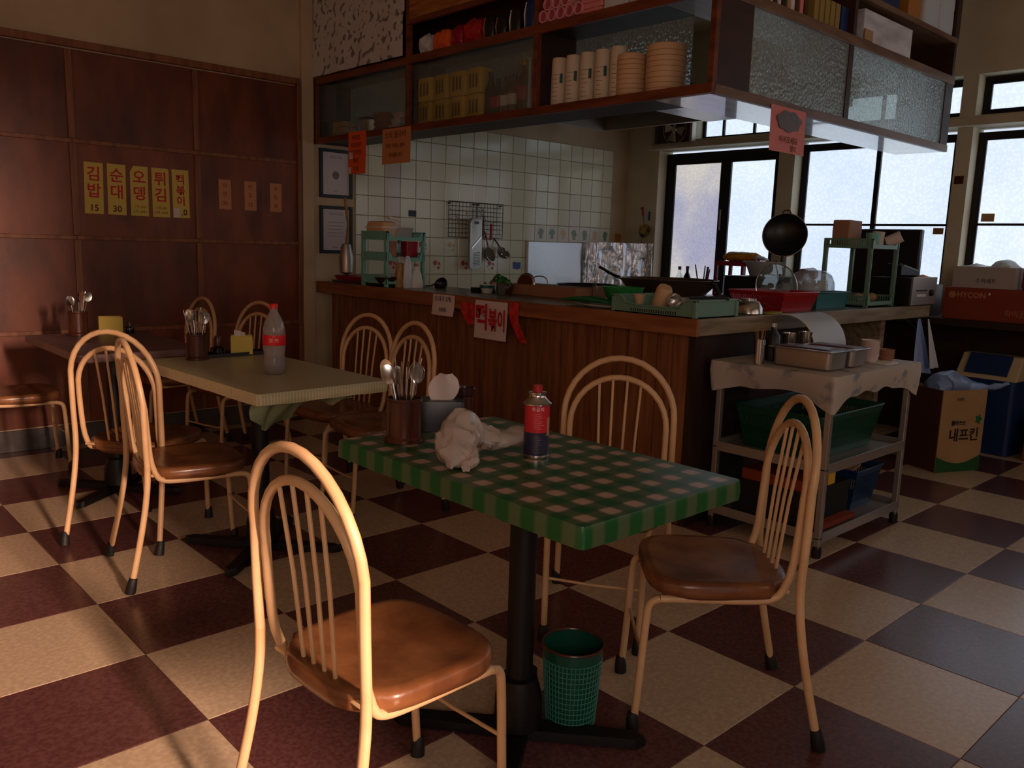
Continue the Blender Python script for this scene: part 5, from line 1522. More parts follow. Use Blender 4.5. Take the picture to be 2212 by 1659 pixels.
gg = MB().add(v_, f_).build('vegetable_bag', mat('pale_green_veg', rgb(150, 150, 90), .6, col2=rgb(90, 110, 60), nscale=20), loc=(3.42, 0.62, 0.93))
tag(gg, 'pale green bag of vegetables between the big pan and the black burner', 'bag')

# ================================================================== ON THE KITCHEN WALL
YT = YB - 0.009
for k, (xa, xb) in enumerate(((3.322, 3.603), (3.617, 3.888))):
    t = thing('wire_grid', ('left one of the two black wire grids hung on the wall tiles', 'right one of the two black wire grids hung on the wall tiles')[k], 'wire rack', (xa, YT - 0.03, 1.284))
    w_, h_ = xb - xa, 0.274
    MB().tube([(0, 0, 0), (w_, 0, 0), (w_, 0, h_), (0, 0, h_)], 0.0035, 6, closed=True).build('frame', 'iron', t, smooth=False)
    for q in range(1, 8):
        MB().tube([(w_ * q / 8, 0, 0), (w_ * q / 8, 0, h_)], 0.0018, 5).build('wire', 'iron', t)
        MB().tube([(0, 0, h_ * q / 8), (w_, 0, h_ * q / 8)], 0.0018, 5).build('wire', 'iron', t)
    MB().box(0.01, 0.02, 0.0, 0.028, h_ - .02, h_ - .01).box(w_ - .02, w_ - .01, 0.0, 0.028, h_ - .02, h_ - .01).build('wall_hook', 'iron', t, smooth=False)
    for (qx, qz) in ((.04, .8), (.6, .75) if k == 0 else (.1, .85), (.25, .6)):
        MB().tube(smoothpath([(w_ * qx, -.002, h_ * qz), (w_ * qx, -.02, h_ * qz - .02), (w_ * qx + .008, -.03, h_ * qz - .04), (w_ * qx + .004, -.02, h_ * qz - .05)], 1), 0.003, 6).build('s_hook', 'steel_dull', t)
md = thing('vegetable_slicer', 'tall silver mandolin slicer hanging on the wire grids', 'slicer', (3.495, YT - 0.078, 1.035))
MB(TR(rx=pi / 2)).rings(rrect(0.125, 0.40, 0.03, cx=0.06, cy=0.20), [(1, -0.012), (1, 0.012), (.97, .016)]).build('body', 'galv', md)
MB(TR(rx=pi / 2)).prism([(.012, .155), (.108, .245), (.108, .262), (.012, .172)], 0.017, 0.021).build('blade', 'steel', md, smooth=False)
MB(TR(rx=pi / 2)).rings([(0.06 + .025 * cos(a), 0.365 + .012 * sin(a)) for a in [q * pi / 8 for q in range(16)]], [(1, 0.017), (1, 0.019)]).build('hang_hole', 'black', md, smooth=False)
for q in range(9):
    MB(TR(rx=pi / 2)).prism([(.03, .03 + q * .012), (.10, .036 + q * .012), (.10, .040 + q * .012), (.03, .034 + q * .012)], 0.017, 0.0185).build('grater_row', 'black', md, smooth=False)
for k, (x, z, r_, lb) in enumerate(((3.735, 1.155, .062, 'larger round wire strainer hanging below the wire grid'), (3.858, 1.175, .060, 'smaller wire strainer with a bright rim hanging below the wire grid'))):
    t = thing('wire_strainer', lb, 'strainer', (x, YT - 0.06 - .03 * k, z))
    t.rotation_euler = (R(70 - 25 * k), 0, R(15))
    MB().tube([(r_ * cos(a), r_ * sin(a), 0) for a in [q * pi / 16 for q in range(32)]], 0.0045 if k else .003, 8, closed=True).build('rim', 'steel', t)
    MB().lathe([(r_, 0), (r_ * .85, -.025), (r_ * .5, -.042), (0, -.048), (0, -.046), (r_ * .49, -.040), (r_ * .83, -.024), (r_ * .97, 0)], 24).build('mesh_bowl', mat('strainer_mesh', rgb(150, 144, 132), .5, metal=.5, bump=1, bscale=220, voronoi=True), t)
    MB().tube([(0, r_, 0), (-.01, r_ + .10, .01), (-.01, r_ + .13, .012)], .006, 8).build('handle', 'brownware' if k else 'red', t)
tg = tag(MB().tube([(3.752, YT - .045, 1.40), (3.750, YT - .045, 1.27)], .011, 8).build('red_tongs', 'red'), 'red handled tongs hanging on the right wire grid', 'tongs')
wh = tag(MB().tube([(3.66, YT - .045, 1.52), (3.665, YT - .045, 1.42), (3.655, YT - .045, 1.30)], [.003, .004, .010], 8).build('thin_whisk', 'iron'), 'thin dark whisk hanging on the right wire grid', 'whisk')
for (x, z, w_, h_, mm, lb) in ((2.997, 1.446, .068, .046, 'dark_sticker', 'small dark blue sticker on the tiles above the aqua rack'),
                               (4.09, 1.064, .085, .055, 'bluesticker', 'bright blue sticker on the tiles left of the foil wrapped board'),
                               (5.40, 1.335, .085, .075, 'ochre', 'ochre square plate on the shaded wall corner')):
    yy = YT if x < 5.3 else YB
    t = tag(MB().box(x - w_ / 2, x + w_ / 2, yy - 0.0035, yy, z - h_ / 2, z + h_ / 2).build('wall_sticker', mm, smooth=False), lb, 'sticker')
fb = tag(MB().box(4.19, 4.865, YT - 0.03, YT - .003, 0.90, 1.272).build('foil_board', 'white_board', smooth=False, bev=0.006), 'bright foil wrapped board standing against the wall tiles', 'board')


def foilsheet(name, label, p0, p1, z0, z1, seed):
    def fn(u, v):
        x = p0[0] + (p1[0] - p0[0]) * u
        y = p0[1] + (p1[1] - p0[1]) * u
        n_ = noise.noise(Vector((u * 9 + seed, v * 2.2, seed))) * .016 + abs(noise.noise(Vector((u * 22, v * 5, seed)))) * .012
        d = Vector((p1[1] - p0[1], -(p1[0] - p0[0]), 0)).normalized()
        return (x + d.x * n_, y + d.y * n_, z0 + (z1 - z0) * v)
    return tag(MB().grid(fn, 40, 20, 0.001).build(name, 'foil', ang=28), label, 'foil')


foilsheet('foil_screen', 'crumpled foil screen standing right of the foil wrapped board', (4.88, YT - .05), (5.02, YT - .10), 0.88, 1.278, 1)
foilsheet('foil_screen', 'wide crumpled foil screen standing in the shaded wall corner', (5.03, YT - .08), (5.44, YT - .30), 0.87, 1.285, 6)
foilsheet('foil_screen', 'narrow foil strip at the right end of the foil screens', (5.44, YT - .30), (5.46, YT - .37), 0.87, 1.287, 11)

# pans on the pilaster by the door
for k, (y, z, r_, mm, lb) in enumerate(((2.55, 1.40, .055, 'brass', 'brass coloured small pot with red handle hanging beside the door'),
                                        (2.555, 1.175, .048, 'steel', 'small steel ladle hanging lowest beside the door'))):
    if 'brass' not in M:
        M['brass'] = mat('pale_brass', rgb(176, 162, 110), .3, metal=.9)
    t = thing('hanging_pot', lb, 'pot', (XR - 0.055, y, z))
    t.rotation_euler = (R(38), R(-50), 0)
    MB().lathe([(0, -.035), (r_ * .9, -.032), (r_, .03), (r_ * .93, .03), (r_ * .84, -.027), (0, -.03)], 24).build('bowl', mm, t)
    h_ = thing_h = MB(t.matrix_basis.inverted() if False else Matrix())
    P5 = [(XR - .035, y + .02, z + .04), (XR - .018, y + .055, z + .14), (XR - .016, y + .07, z + .22)]
    loc = Matrix.Translation(t.location) @ t.rotation_euler.to_matrix().to_4x4()
    li = loc.inverted()
    MB().tube([tuple(li @ Vector(p)) for p in P5[:2]], .004, 8).build('stem', mm, t)
    MB().tube([tuple(li @ Vector(p)) for p in P5[1:]] + [tuple(li @ Vector((XR - .016, y + .085, z + .21)))], .008 if k == 0 else .004, 8).build('handle', 'red' if k == 0 else 'steel', t)
tag(MB().box(XR - .012, XR, 2.535, 2.55, 1.50, 1.58).build('blue_hook', 'bluesticker', smooth=False), 'small dark blue hook beside the hanging brass pot', 'hook')
tag(MB().box(XR - .003, XR, -0.165, -0.105, 1.745, 1.80).build('switch_plate', 'brownware', smooth=False), 'brown switch plate on the post between the right windows', 'switch')
tag(MB().box(XR + .128, XR + .138, -0.02, .05, 1.405, 1.45).build('pane_sticker', 'ochre', smooth=False), 'small brown sticker on the lower right pane of the middle window', 'sticker')
tag(MB().box(XR + .130, XR + .1375, -0.345, -.262, 1.495, 1.55).build('pane_sticker', 'cardboard', smooth=False), 'tan sticker in the corner of the rightmost window pane', 'sticker')
fan = thing('wall_fan', 'square framed ventilation fan set high in the window wall', 'fan', (XR - 0.02, 2.285, 2.302))
f = MB()
f.box(-.06, .0, -.215, .215, -.155, -.13).box(-.06, .0, -.215, .215, .13, .155).box(-.06, 0, -.215, -.19, -.13, .13).box(-.06, 0, .19, .215, -.13, .13)
f.build('frame', 'steel_dull', fan, smooth=False, bev=.003)
MB().box(-.012, -.006, -.19, .19, -.13, .13).build('back_plate', 'brownware', fan, smooth=False)
MB(TR((-.02, 0, -.01), ry=pi / 2)).lathe([(.12, 0), (.128, 0), (.128, .03), (.12, .03), (.12, 0)], 32).build('ring', 'steel_dull', fan)
for k in range(4):
    MB(TR((-.03, 0, -.01), rx=R(90 * k + 20))).add([(0, -.01, .015), (0, .02, .015), (.012, .055, .10), (-.008, -.03, .105)], [(0, 1, 2, 3)]).build('blade', 'steel', fan, smooth=False)
MB(TR((-.045, 0, -.01), ry=pi / 2)).lathe([(0, 0), (.022, 0), (.022, .03), (0, .03)], 16).build('hub', 'steel', fan)

# range hood
hd = thing('range_hood', 'large dark range hood open underneath, hanging beyond the overhead cabinet', 'hood', (0, 0, 0))
for (x0, x1, y0, y1) in ((3.55, 4.68, 2.40, 2.43), (3.55, 4.68, 1.40, 1.43), (3.55, 3.58, 1.43, 2.40), (4.65, 4.68, 1.43, 2.40)):
    MB().box(x0, x1, y0, y1, 2.20, 2.42).build('side', 'steel_dull', hd, smooth=False)
MB().box(3.55, 4.68, 1.40, 2.43, 2.42, 2.44).build('top', 'black_matte', hd, smooth=False)
MB().box(3.58, 4.65, 1.43, 2.40, 2.395, 2.42).build('inner_face', 'black_matte', hd, smooth=False)
MB().box(3.9, 4.4, 1.7, 2.2, 2.44, ZC).build('duct', 'steel_dull', hd, smooth=False)
tag(MB().box(3.60, 4.66, 1.12, 1.39, 2.19, 2.23).build('lamp_tray', 'white_board', smooth=False), 'pale metal tray beside the range hood', 'tray')

# ================================================================== INSIDE THE OVERHEAD CABINETS
z0 = 1.902
tag(MB().box(0, .09, -.03, .03, 0, .115).build('green_carton', 'green_dk', smooth=False, loc=(2.25, 2.745, z0), bev=.002), 'small dark green carton at the far left in the overhead cabinet', 'box')
for k in range(3):
    tag(MB().box(0, .10, -.075, .075, 0, .034).build('food_container', 'pale_roll', smooth=False, loc=(2.245, 2.625, z0 + .036 * k), bev=.004), 'pale lidded container stacked beside the green carton', 'container', 'containers beside the green carton')
dp = thing('covered_pot', 'grey pot with a wide dark lid behind the sliding glass', 'pot', (2.35, 2.37, z0))
MB().lathe([(0, 0), (.07, 0), (.08, .10), (0, .10)], 24).build('body', 'steel_dull', dp)
MB().lathe([(0, .13), (.09, .115), (.10, .10), (0, .10)], 24).build('lid', 'brownware', dp)
for k in range(4):
    tag(MB().rings(rrect(.10, .15, .03), [(.8, 0), (1, .022), (1, .026)]).build('food_tray', 'cardboard_rose', loc=(2.27, 2.115, z0 + .030 * k)), 'brown takeaway tray in the stack behind the pale pink notice', 'tray', 'takeaway trays in the overhead cabinet')
for k in range(3):
    tag(MB().rings(rrect(.09, .10, .02), [(.85, 0), (1, .028), (1, .032)]).build('food_tub', 'paper', loc=(2.27, 1.97 - .02 * k, z0 + .034 * k)), 'pale food tub in the small stack near the first divider', 'container', 'pale tubs in the overhead cabinet')
yx = [1.645, 1.495, 1.345, 1.200]
for k, y in enumerate(yx):
    for lvl in range(2):
        t = thing('yellow_pack', 'yellow soft pack with dark print, ' + ('lower' if lvl == 0 else 'upper') + ' row, ' + ('first', 'second', 'third', 'fourth')[k] + ' from the left divider', 'food pack',
                  (2.265, y, z0 + .134 * lvl), R((-2, 3, -3, 2)[(k + lvl) % 4]), 'yellow packs in the overhead cabinet')
        MB().rings(rrect(.09, .132, .02), [(.94, 0), (1, .012), (1, .118), (.93, .130), (.7, .132)]).build('pack', 'yellow_pack', t)
        for q in range(3):
            MB(FACE_NX(-.0465, .028 - .028 * q, .066)).prism([(-.006, -.040 + .005 * q), (.007, -.038), (.006, .04), (-.005, .036 - .004 * q)], 0, .0012).build('print', 'brownware', t, smooth=False)
bts = [(1.115, .24, .034, 'cola', None, 'dark bottle standing next to the yellow packs'),
       (1.055, .20, .034, 'cola', 'red', 'dark bottle with a small red label'),
       (.985, .20, .036, 'brownware', 'paper', 'brown bottle with a cream label, left of its pair'),
       (.925, .205, .036, 'brownware', 'paper', 'brown bottle with a cream label, right of its pair'),
       (.855, .27, .038, 'brownware', 'crimson', 'tallest bottle with red label and golden cap by the divider')]
M['gold'] = mat('gold_cap', rgb(200, 160, 60), .25, metal=.9)
for (y, h_, r_, mm, lab, lb) in bts:
    t = thing('sauce_bottle', lb + ' in the overhead cabinet', 'bottle', (2.27, y, z0))
    MB().lathe([(0, 0), (r_, 0), (r_, h_ * .55), (r_ * .8, h_ * .68), (r_ * .4, h_ * .8), (r_ * .38, h_ * .9), (0, h_ * .9)], 20).build('body', mm, t)
    MB().lathe([(0, h_ * .88), (r_ * .45, h_ * .88), (r_ * .45, h_), (0, h_)], 14).build('cap', 'gold' if h_ > .25 else 'black', t)
    if lab:
        MB().lathe([(r_ + .0005, h_ * .25), (r_ + .001, h_ * .26), (r_ + .001, h_ * .5), (r_ + .0005, h_ * .51)], 20).build('label', lab, t)
tag(MB().box(-.004, .004, -.006, .006, 0, .27).build('thin_white_post', 'white_plastic', smooth=False, loc=(2.25, .795, z0)), 'thin white upright strip beside the tallest bottle', 'strip')
for k in range(5):
    y = .595 - k * .094
    t = thing('cup_sleeve', 'tall plastic sleeve of printed paper cups, ' + ('leftmost', 'second', 'third', 'fourth', 'fifth')[k] + ' from the divider', 'cups', (2.265, y, z0), 0, 'sleeves of paper cups in the overhead cabinet')
    MB().lathe([(0, 0), (.041, 0), (.0425, .005), (.0415, .215), (.038, .236), (0, .238)], 26).build('sleeve', 'cup_print', t)
    for q in range(7):
        zz = .035 + .02 * q
        MB().tube([(.0425 * cos(R(a)), .0425 * sin(R(a)), zz) for a in range(170, 222 - 6 * (q % 3), 8)], .0011, 4).build('print_line', 'grey_ink', t)
    MB().grid(lambda u, v: (.0428 * cos(R(222 + 20 * u)), .0428 * sin(R(222 + 20 * u)), .115 + .045 * v), 5, 1).build('dark_emblem', 'green_dk', t)
for k, (y, r_, h_, lb) in enumerate(((.155, .072, .198, 'left, smaller wrapped stack of takeaway bowls'), (-.035, .088, .212, 'right, larger wrapped stack of takeaway bowls'))):
    t = thing('bowl_stack', lb + ' in the overhead cabinet', 'bowls', (2.285, y, z0))
    MB().lathe([(0, 0), (r_ * .93, 0), (r_, .01), (r_, h_ - .02), (r_ * .96, h_ - .004), (r_ * .8, h_), (0, h_)], 36).build('stack', 'pale_roll', t)
    for q in range(1, 9):
        MB().tube([((r_ + .0005) * cos(a), (r_ + .0005) * sin(a), h_ * q / 9.5) for a in [p * pi / 16 for p in range(32)]], .0012, 4, closed=True).build('bowl_edge', 'cardboard', t)

# open shelf of the long cabinet
zs2 = 2.289
shelf = [(1.655, .11, .10, .125, 'bag_white', 'crinkled pale packet at the left of the open shelf'),
         (1.50, .10, .15, .125, 'orange_paper', 'bright orange bag on the open shelf'),
         (1.365, .08, .085, .14, 'crimson', 'pinkish red bag beside the orange bag'),
         (1.235, .10, .155, .145, 'red', 'large red bag on the open shelf')]
for k, (y, d, w_, h_, mm, lb) in enumerate(shelf):
    v_, f_ = lump([(0, -w_ / 2, h_ * .4, .03, h_ * .3), (0, -w_ * .38, h_ * .48, d * .42, h_ * .46), (0, 0, h_ * .5, d * .46, h_ * .5), (0, w_ * .38, h_ * .48, d * .42, h_ * .46), (0, w_ / 2, h_ * .42, .03, h_ * .3)],
                   amp=.012, seed=40 + k, fq=26)
    o = MB().add([(p.x, p.y, max(p.z, 0.0)) for p in v_], f_).build('shelf_bag', mm, loc=(2.255, y, zs2), ang=40)
    tag(o, lb, 'bag')
for k, (y, h_, lb) in enumerate(((1.085, .125, 'dark bag with a pale edge right of the large red bag'), (.99, .11, 'black bag in the middle of the dark group'), (.885, .13, 'black bag with a white stripe'), (.775, .15, 'dark blue bag by the shelf upright'))):
    t = thing('dark_bag', lb + ' on the open shelf', 'bag', (2.255, y, zs2))
    MB().rings(rrect(.10, .085, .03), [(.9, 0), (1, .02), (.95, h_ * .8), (.75, h_)]).build('bag', 'black' if k < 3 else 'navy', t)
    MB().tube([(-.045, .02, .01), (-.050, .025, h_ * .5), (-.042, .02, h_ * .9)], .004, 5).build('stripe', 'brush_wood' if k < 2 else 'white_ink', t)
tb_ = [(.640, 0), (.582, 0), (.524, 0), (.466, 0), (.408, 0), (.611, 1), (.553, 1), (.495, 1), (.437, 1)]
for k, (y, lv) in enumerate(tb_[:8]):
    t = thing('pink_tube', 'pink rimmed tube end-on on the open shelf, ' + ('lower' if lv == 0 else 'upper') + ' row, ' + ('first', 'second', 'third', 'fourth', 'fifth')[k if lv == 0 else k - 5] + ' from the left', 'tube',
              (2.175, y, zs2 + .034 + lv * .052), 0, 'pink tubes on the open shelf')
    MB(TR(ry=pi / 2)).lathe([(.0235, 0), (.0285, 0), (.0285, .24), (.0235, .24), (.0235, 0)], 24).build('tube_wall', 'pink_tube', t)
    MB(TR(ry=pi / 2)).lathe([(0, .012), (.0235, .012), (.0235, .016), (0, .016)], 20).build('plug', 'pink_in', t)
for k in range(9):
    tag(MB().rings(rrect(.12, .135, .01), [(1, 0), (1, .020), (.97, .023)]).build('pink_tray', 'pink_paper', loc=(2.245, .335, zs2 + .0245 * k), rz=R((k * 37 % 5) - 2)), 'pink tray in the stack right of the pink tubes', 'tray', 'pink trays on the open shelf')
for k in range(3):
    tag(MB().rings(rrect(.14, .14, .01), [(1, 0), (1, .085), (.9, .092)]).build('film_pack', 'bag_white', loc=(2.255, .19 - .15 * k, zs2)), 'grey film wrapped pack in the row on the open shelf right of the pink trays', 'pack', 'grey packs on the open shelf')

# books on the short cabinet, room side
bk_c = [('paper', .024, .19), ('black', .03, .18), ('cardboard_rose', .02, .18), ('white_plastic', .026, .175), ('black', .02, .165), ('cardboard', .022, .19), ('paper', .026, .18),
        ('cardboard_rose', .022, .175), ('paper', .03, .19), ('black', .024, .17)]
x = 2.42
cols = [c for c, _, _ in bk_c]
kk = 0
names = ('first', 'second', 'third', 'fourth', 'fifth', 'sixth', 'seventh', 'eighth', 'ninth', 'tenth', 'eleventh', 'twelfth')
xq = 2.60
seqb = [('white_plastic', .028), ('brownware', .030), ('paper', .026), ('black', .040), ('cardboard', .024), ('paper', .034), ('brownware', .034), ('pink_paper', .030), ('brownware', .036)]
for k, (mm, w_) in enumerate(seqb):
    o = MB().box(0, w_ - .003, 0, .14, 0, .17 - .01 * (k % 3)).build('book', mm, smooth=False, loc=(xq, CY + .03, 2.298), bev=.002)
    tag(o, 'book with a ' + {'white_plastic': 'white', 'brownware': 'brown', 'paper': 'pale', 'black': 'black', 'cardboard': 'tan', 'pink_paper': 'pinkish'}[mm] + ' spine, ' + names[k] + ' from the left on the short cabinet', 'book', 'mixed books on the short cabinet')
    xq += w_ + .006
for k in range(5):
    o = MB().box(0, .040, 0, .14, 0, .125).build('yellow_book', mat('ochre_spine', rgb(150, 122, 60), .6), smooth=False, loc=(2.985 + k * .052, CY + .03, 2.298), bev=.002)
    tag(o, 'yellowish spine volume, ' + names[k] + ' in the matching row of five', 'book', 'yellow volumes on the short cabinet')
tag(MB().box(0, .07, 0, .14, 0, .125).build('blue_book', 'navy', smooth=False, loc=(3.248, CY + .03, 2.298), bev=.002), 'dark blue volume at the right end of the yellow row', 'book')
tag(MB().box(0, .57, 0, .25, 0, .150).build('marbled_box', 'marble', smooth=False, loc=(3.45, CY + .012, 2.299), bev=.003), 'grey marbled box on the right part of the short cabinet', 'box')
tag(MB().box(0, .09, -.0, .006, 0, .05).build('small_card', 'cardboard', smooth=False, loc=(3.44, CY - .002, 2.30)), 'little tan card leaning at the left of the marbled box', 'card')
tag(MB().box(0, .30, 0, .2, 0, .22).build('dark_blue_box', 'navy', smooth=False, loc=(3.56, CY + .03, 2.512)), 'dark blue box on the highest shelf at right', 'box')
tag(MB().box(0, .16, 0, .2, 0, .22).build('ochre_box', 'ochre', smooth=False, loc=(3.93, CY + .01, 2.512), bev=.003), 'ochre yellow carton on the highest shelf', 'box')
for k in range(2):
    t = thing('paper_bundle', ('left', 'right')[k] + ' one of the two tall bundles of white paper on the highest shelf', 'paper', (4.145 + k * .215, CY + .01, 2.512))
    for q in range(3):
        MB().rings(rrect(.20, .2, .02, cx=.10, cy=.10), [(.97, q * .13), (1, q * .13 + .015), (1, q * .13 + .115), (.97, q * .13 + .13)]).build('ream', 'bag_white', t)
# dim things behind the patterned glass
for k, (x, h_, mm, lb) in enumerate(((2.36, .25, 'steel_dull', 'grey cylinder behind the left patterned pane, leftmost'), (2.46, .255, 'milky', 'pale cylinder behind the left patterned pane'), (2.56, .245, 'steel_dull', 'grey cylinder behind the left patterned pane, third'),
                                     (2.655, .235, 'milky', 'pale cylinder behind the left patterned pane, fourth'))):
    tag(MB().lathe([(0, 0), (.042, 0), (.042, h_ * .9), (.036, h_), (0, h_)], 20).build('tall_canister', mm, loc=(x, CY + .09, 1.897)), lb, 'canister', None)
tag(MB().lathe([(0, 0), (.045, 0), (.048, .12), (.02, .20), (0, .21)], 20).build('maroon_bottle', 'crimson', loc=(2.80, CY + .09, 1.897)), 'maroon bottle behind the left patterned pane', 'bottle')
tag(MB().rings(rrect(.26, .14, .03), [(1, 0), (1, .11), (.9, .13)]).build('dark_tub', 'green_dk', loc=(3.05, CY + .13, 1.897)), 'wide dark green tub behind the left patterned pane', 'tub')
tag(MB().rings(rrect(.14, .12, .02), [(1, 0), (1, .12)]).build('green_block', 'sage', loc=(3.45, CY + .12, 1.99)), 'grey green block behind the right patterned pane', 'box')

# ================================================================== TROLLEY
tx0, tx1, ty0, ty1, tz = 2.375, 3.115, -0.88, -0.37, 0.75
tl = thing('kitchen_trolley', 'steel trolley with three shelves standing at the end of the counter', 'trolley', (tx0, ty0, 0))
W_, D_ = tx1 - tx0, ty1 - ty0
for (px, py) in ((0, 0), (W_, 0), (0, D_), (W_, D_)):
    lg = MB().box(px - .013, px + .013, py - .013, py + .013, 0.03, tz).build('leg', 'galv', tl, smooth=False, bev=.003)
    MB().lathe([(0, 0.001), (.018, .001), (.020, .03), (.016, .05), (0, .05)], 12, c=(px, py, 0)).build('rubber_foot', 'rubber', lg)
for (zz, nm) in ((.075, 'shelf'), (.365, 'shelf')):
    MB().box(-.013, W_ + .013, -.013, D_ + .013, zz + .006, zz + .010).build(nm, 'galv', tl, smooth=False)
    f = MB()
    f.box(.013, W_ - .013, -.016, -.010, zz - .008, zz + .034).box(.013, W_ - .013, D_ + .010, D_ + .016, zz - .008, zz + .034)
    f.box(-.016, -.010, .013, D_ - .013, zz - .008, zz + .034).box(W_ + .010, W_ + .016, .013, D_ - .013, zz - .008, zz + .034)
    f.build('shelf_lip', 'galv', tl, smooth=False, bev=.001)
MB().box(-.013, W_ + .013, -.013, D_ + .013, tz, tz + .006).build('top', 'galv', tl, smooth=False)


def tcloth():
    zt = 0.762
    hx, hy = (tx1 - tx0) / 2 + .045, (ty1 - ty0) / 2 + .038
    out = rrect(2 * hx, 2 * hy, .02, 4)
    den = []
    for k in range(len(out)):
        a, b = Vector((*out[k], 0)), Vector((*out[(k + 1) % len(out)], 0))
        n = max(1, int((b - a).length / .025))
        den += [a.lerp(b, q / n) for q in range(n)]
    n = len(den)
    vs, fs = [], []
    for (k, dv) in ((.95, 0), (.99, 0.0), (1.0, .006), (1.01, .30), (1.0, .65), (.985, 1.0)):
        for i, p in enumerate(den):
            # the cloth dips at the corners and is gathered in between
            cx_ = abs(p.x) / hx
            cy_ = abs(p.y) / hy
            corner = max(0, (cx_ + cy_ - 1.55) / .45)
            drop = .095 + .055 * corner + .008 * sin(p.x * 31 + p.y * 17)
            wv = noise.noise(Vector((p.x * 7, p.y * 7, 1))) * .018 + .006 * sin((p.x + p.y) * 60) * corner
            kk_ = k - (.07 * dv * (1 - corner) if dv > .2 else 0)
            vs.append((p.x * kk_ * (1 + wv * dv), p.y * kk_ * (1 + wv * dv), zt - drop * dv - (0 if dv else 0)))
    for r_ in range(5):
        for i in range(n):
            j = (i + 1) % n
            fs.append((r_ * n + j, r_ * n + i, (r_ + 1) * n + i, (r_ + 1) * n + j))
    fs.append(tuple(range(n)))
    return MB().add(vs, fs).build('trolley_cloth', 'cloth_trolley', loc=((tx0 + tx1) / 2, (ty0 + ty1) / 2, 0), ang=60)


tag(tcloth(), 'pale faintly flowered vinyl cloth draped over the trolley', 'tablecloth')
zt = 0.763


def gpan(label, x0, x1, y0, y1, h, food):
    t = thing('steel_food_pan', label, 'food pan', ((x0 + x1) / 2, (y0 + y1) / 2, zt))
    w_, d = x1 - x0, y1 - y0
    MB().rings(rrect(w_ - .02, d - .02, .022), [(.90, 0), (.97, .006), (1, h - .004), (1.0, h)]).build('pan', 'steel_dull', t)
    MB().rings(rrect(w_ + .012, d + .012, .015), [(.985, h - .004), (1, h - .002), (1, h + .001), (.98, h + .002)]).build('rim', 'steel', t)
    MB().rings(rrect(w_ - .03, d - .03, .02), [(1, h + .002), (.9, h + .006), (.4, h + .008)]).build('food', food, t)
    return t


gpan('steel food pan nearest the left edge of the trolley top, red sauce inside', 2.425, 2.60, -.845, -.56, .080, mat('red_sauce', rgb(110, 34, 24), .3, col2=rgb(70, 24, 18), nscale=30))
gpan('steel food pan second on the trolley top, dark food inside', 2.625, 2.775, -.845, -.60, .078, mat('dark_food', rgb(60, 36, 26), .4, col2=rgb(120, 44, 30), nscale=40))
scp = thing('steel_cup', 'slim steel cup of wooden skewers on the left of the trolley top', 'cup', (2.395, -.535, zt))
MB().lathe(cup_prof(.021, .022, .105), 20).build('cup', 'steel', scp)
rnd = random.Random(3)
for k in range(12):
    a = rnd.uniform(0, 6.28)
    stick('wooden_skewer', 'brush_wood', 2.395 + .004 * cos(a), -.535 + .004 * sin(a), zt + .01, a, R(rnd.uniform(3, 11)), .15, .0012, 'thin wooden skewer fanning out of the slim steel cup', 'skewer', 'skewers in the slim steel cup')
pmp = thing('sauce_bottle', 'dark bottle with a silver collar behind the first steel pan', 'bottle', (2.56, -.50, zt))
MB().lathe([(0, 0), (.03, 0), (.03, .11), (.012, .135), (.012, .15), (0, .15)], 18).build('body', 'black', pmp)
MB().lathe([(0, .148), (.016, .148), (.016, .165), (0, .165)], 14).build('collar', 'steel', pmp)
bsq = thing('squeeze_bottle', 'small black squeeze bottle beside the dark bottle', 'bottle', (2.615, -.47, zt))
MB().lathe([(0, 0), (.022, 0), (.022, .09), (.008, .11), (.006, .13), (0, .13)], 16).build('body', 'black', bsq)
MB().lathe([(.0225, .05), (.023, .052), (.023, .06), (.0225, .062)], 16).build('band', 'steel', bsq)
for k, (xx, yy, hh) in enumerate(((2.70, -.50, .115), (2.765, -.465, .11), (2.79, -.53, .12))):
    tag(MB().lathe(cup_prof(.024, .031, hh, .002), 22).build('steel_tumbler', 'steel', loc=(xx, yy, zt)), 'shiny steel tumbler standing inside the curved clear lid', 'cup', 'steel tumblers on the trolley')


def lidf(u, v):
    a = R(-8 + 108 * v)
    return (0.0 + .30 * u, .10 - .155 * sin(a) * 1.0, .035 + .155 * cos(a))
lidt = thing('curved_lid', 'curved translucent serving lid standing open on the trolley', 'lid', (2.80, -.52, zt))
MB().grid(lidf, 2, 18, .003).build('curved_sheet', 'milky', lidt)
for xx in (0, .297):
    MB().tube([(xx, lidf(0, v)[1], lidf(0, v)[2]) for v in [q / 14 for q in range(15)]], .004, 6).build('edge_rib', 'white_plastic', lidt)
pcs = thing('bowl_stack', 'leaning stack of pinkish paper bowls on the trolley', 'bowls', (2.925, -.775, zt))
for k in range(7):
    MB(TR((0, 0, .011 * k))).lathe([(0, 0), (.028, 0), (.040, .032), (.042, .034), (.038, .032), (.026, .003), (0, .003)], 22).build('paper_bowl', 'paper', pcs)
pcs2 = thing('bowl_stack', 'low stack of brown bowls at the right end of the trolley top', 'bowls', (3.035, -.80, zt))
for k in range(4):
    MB(TR((0, 0, .010 * k))).lathe([(0, 0), (.026, 0), (.038, .024), (.036, .024), (.024, .003), (0, .003)], 20).build('bowl', 'cardboard_rose', pcs2)
tag(MB().rings(rrect(.12, .09, .01), [(1, 0), (1, .006)]).build('small_plate', 'white_plastic', loc=(2.945, -.83, zt)), 'flat white card lying under the pinkish bowl stack', 'card')

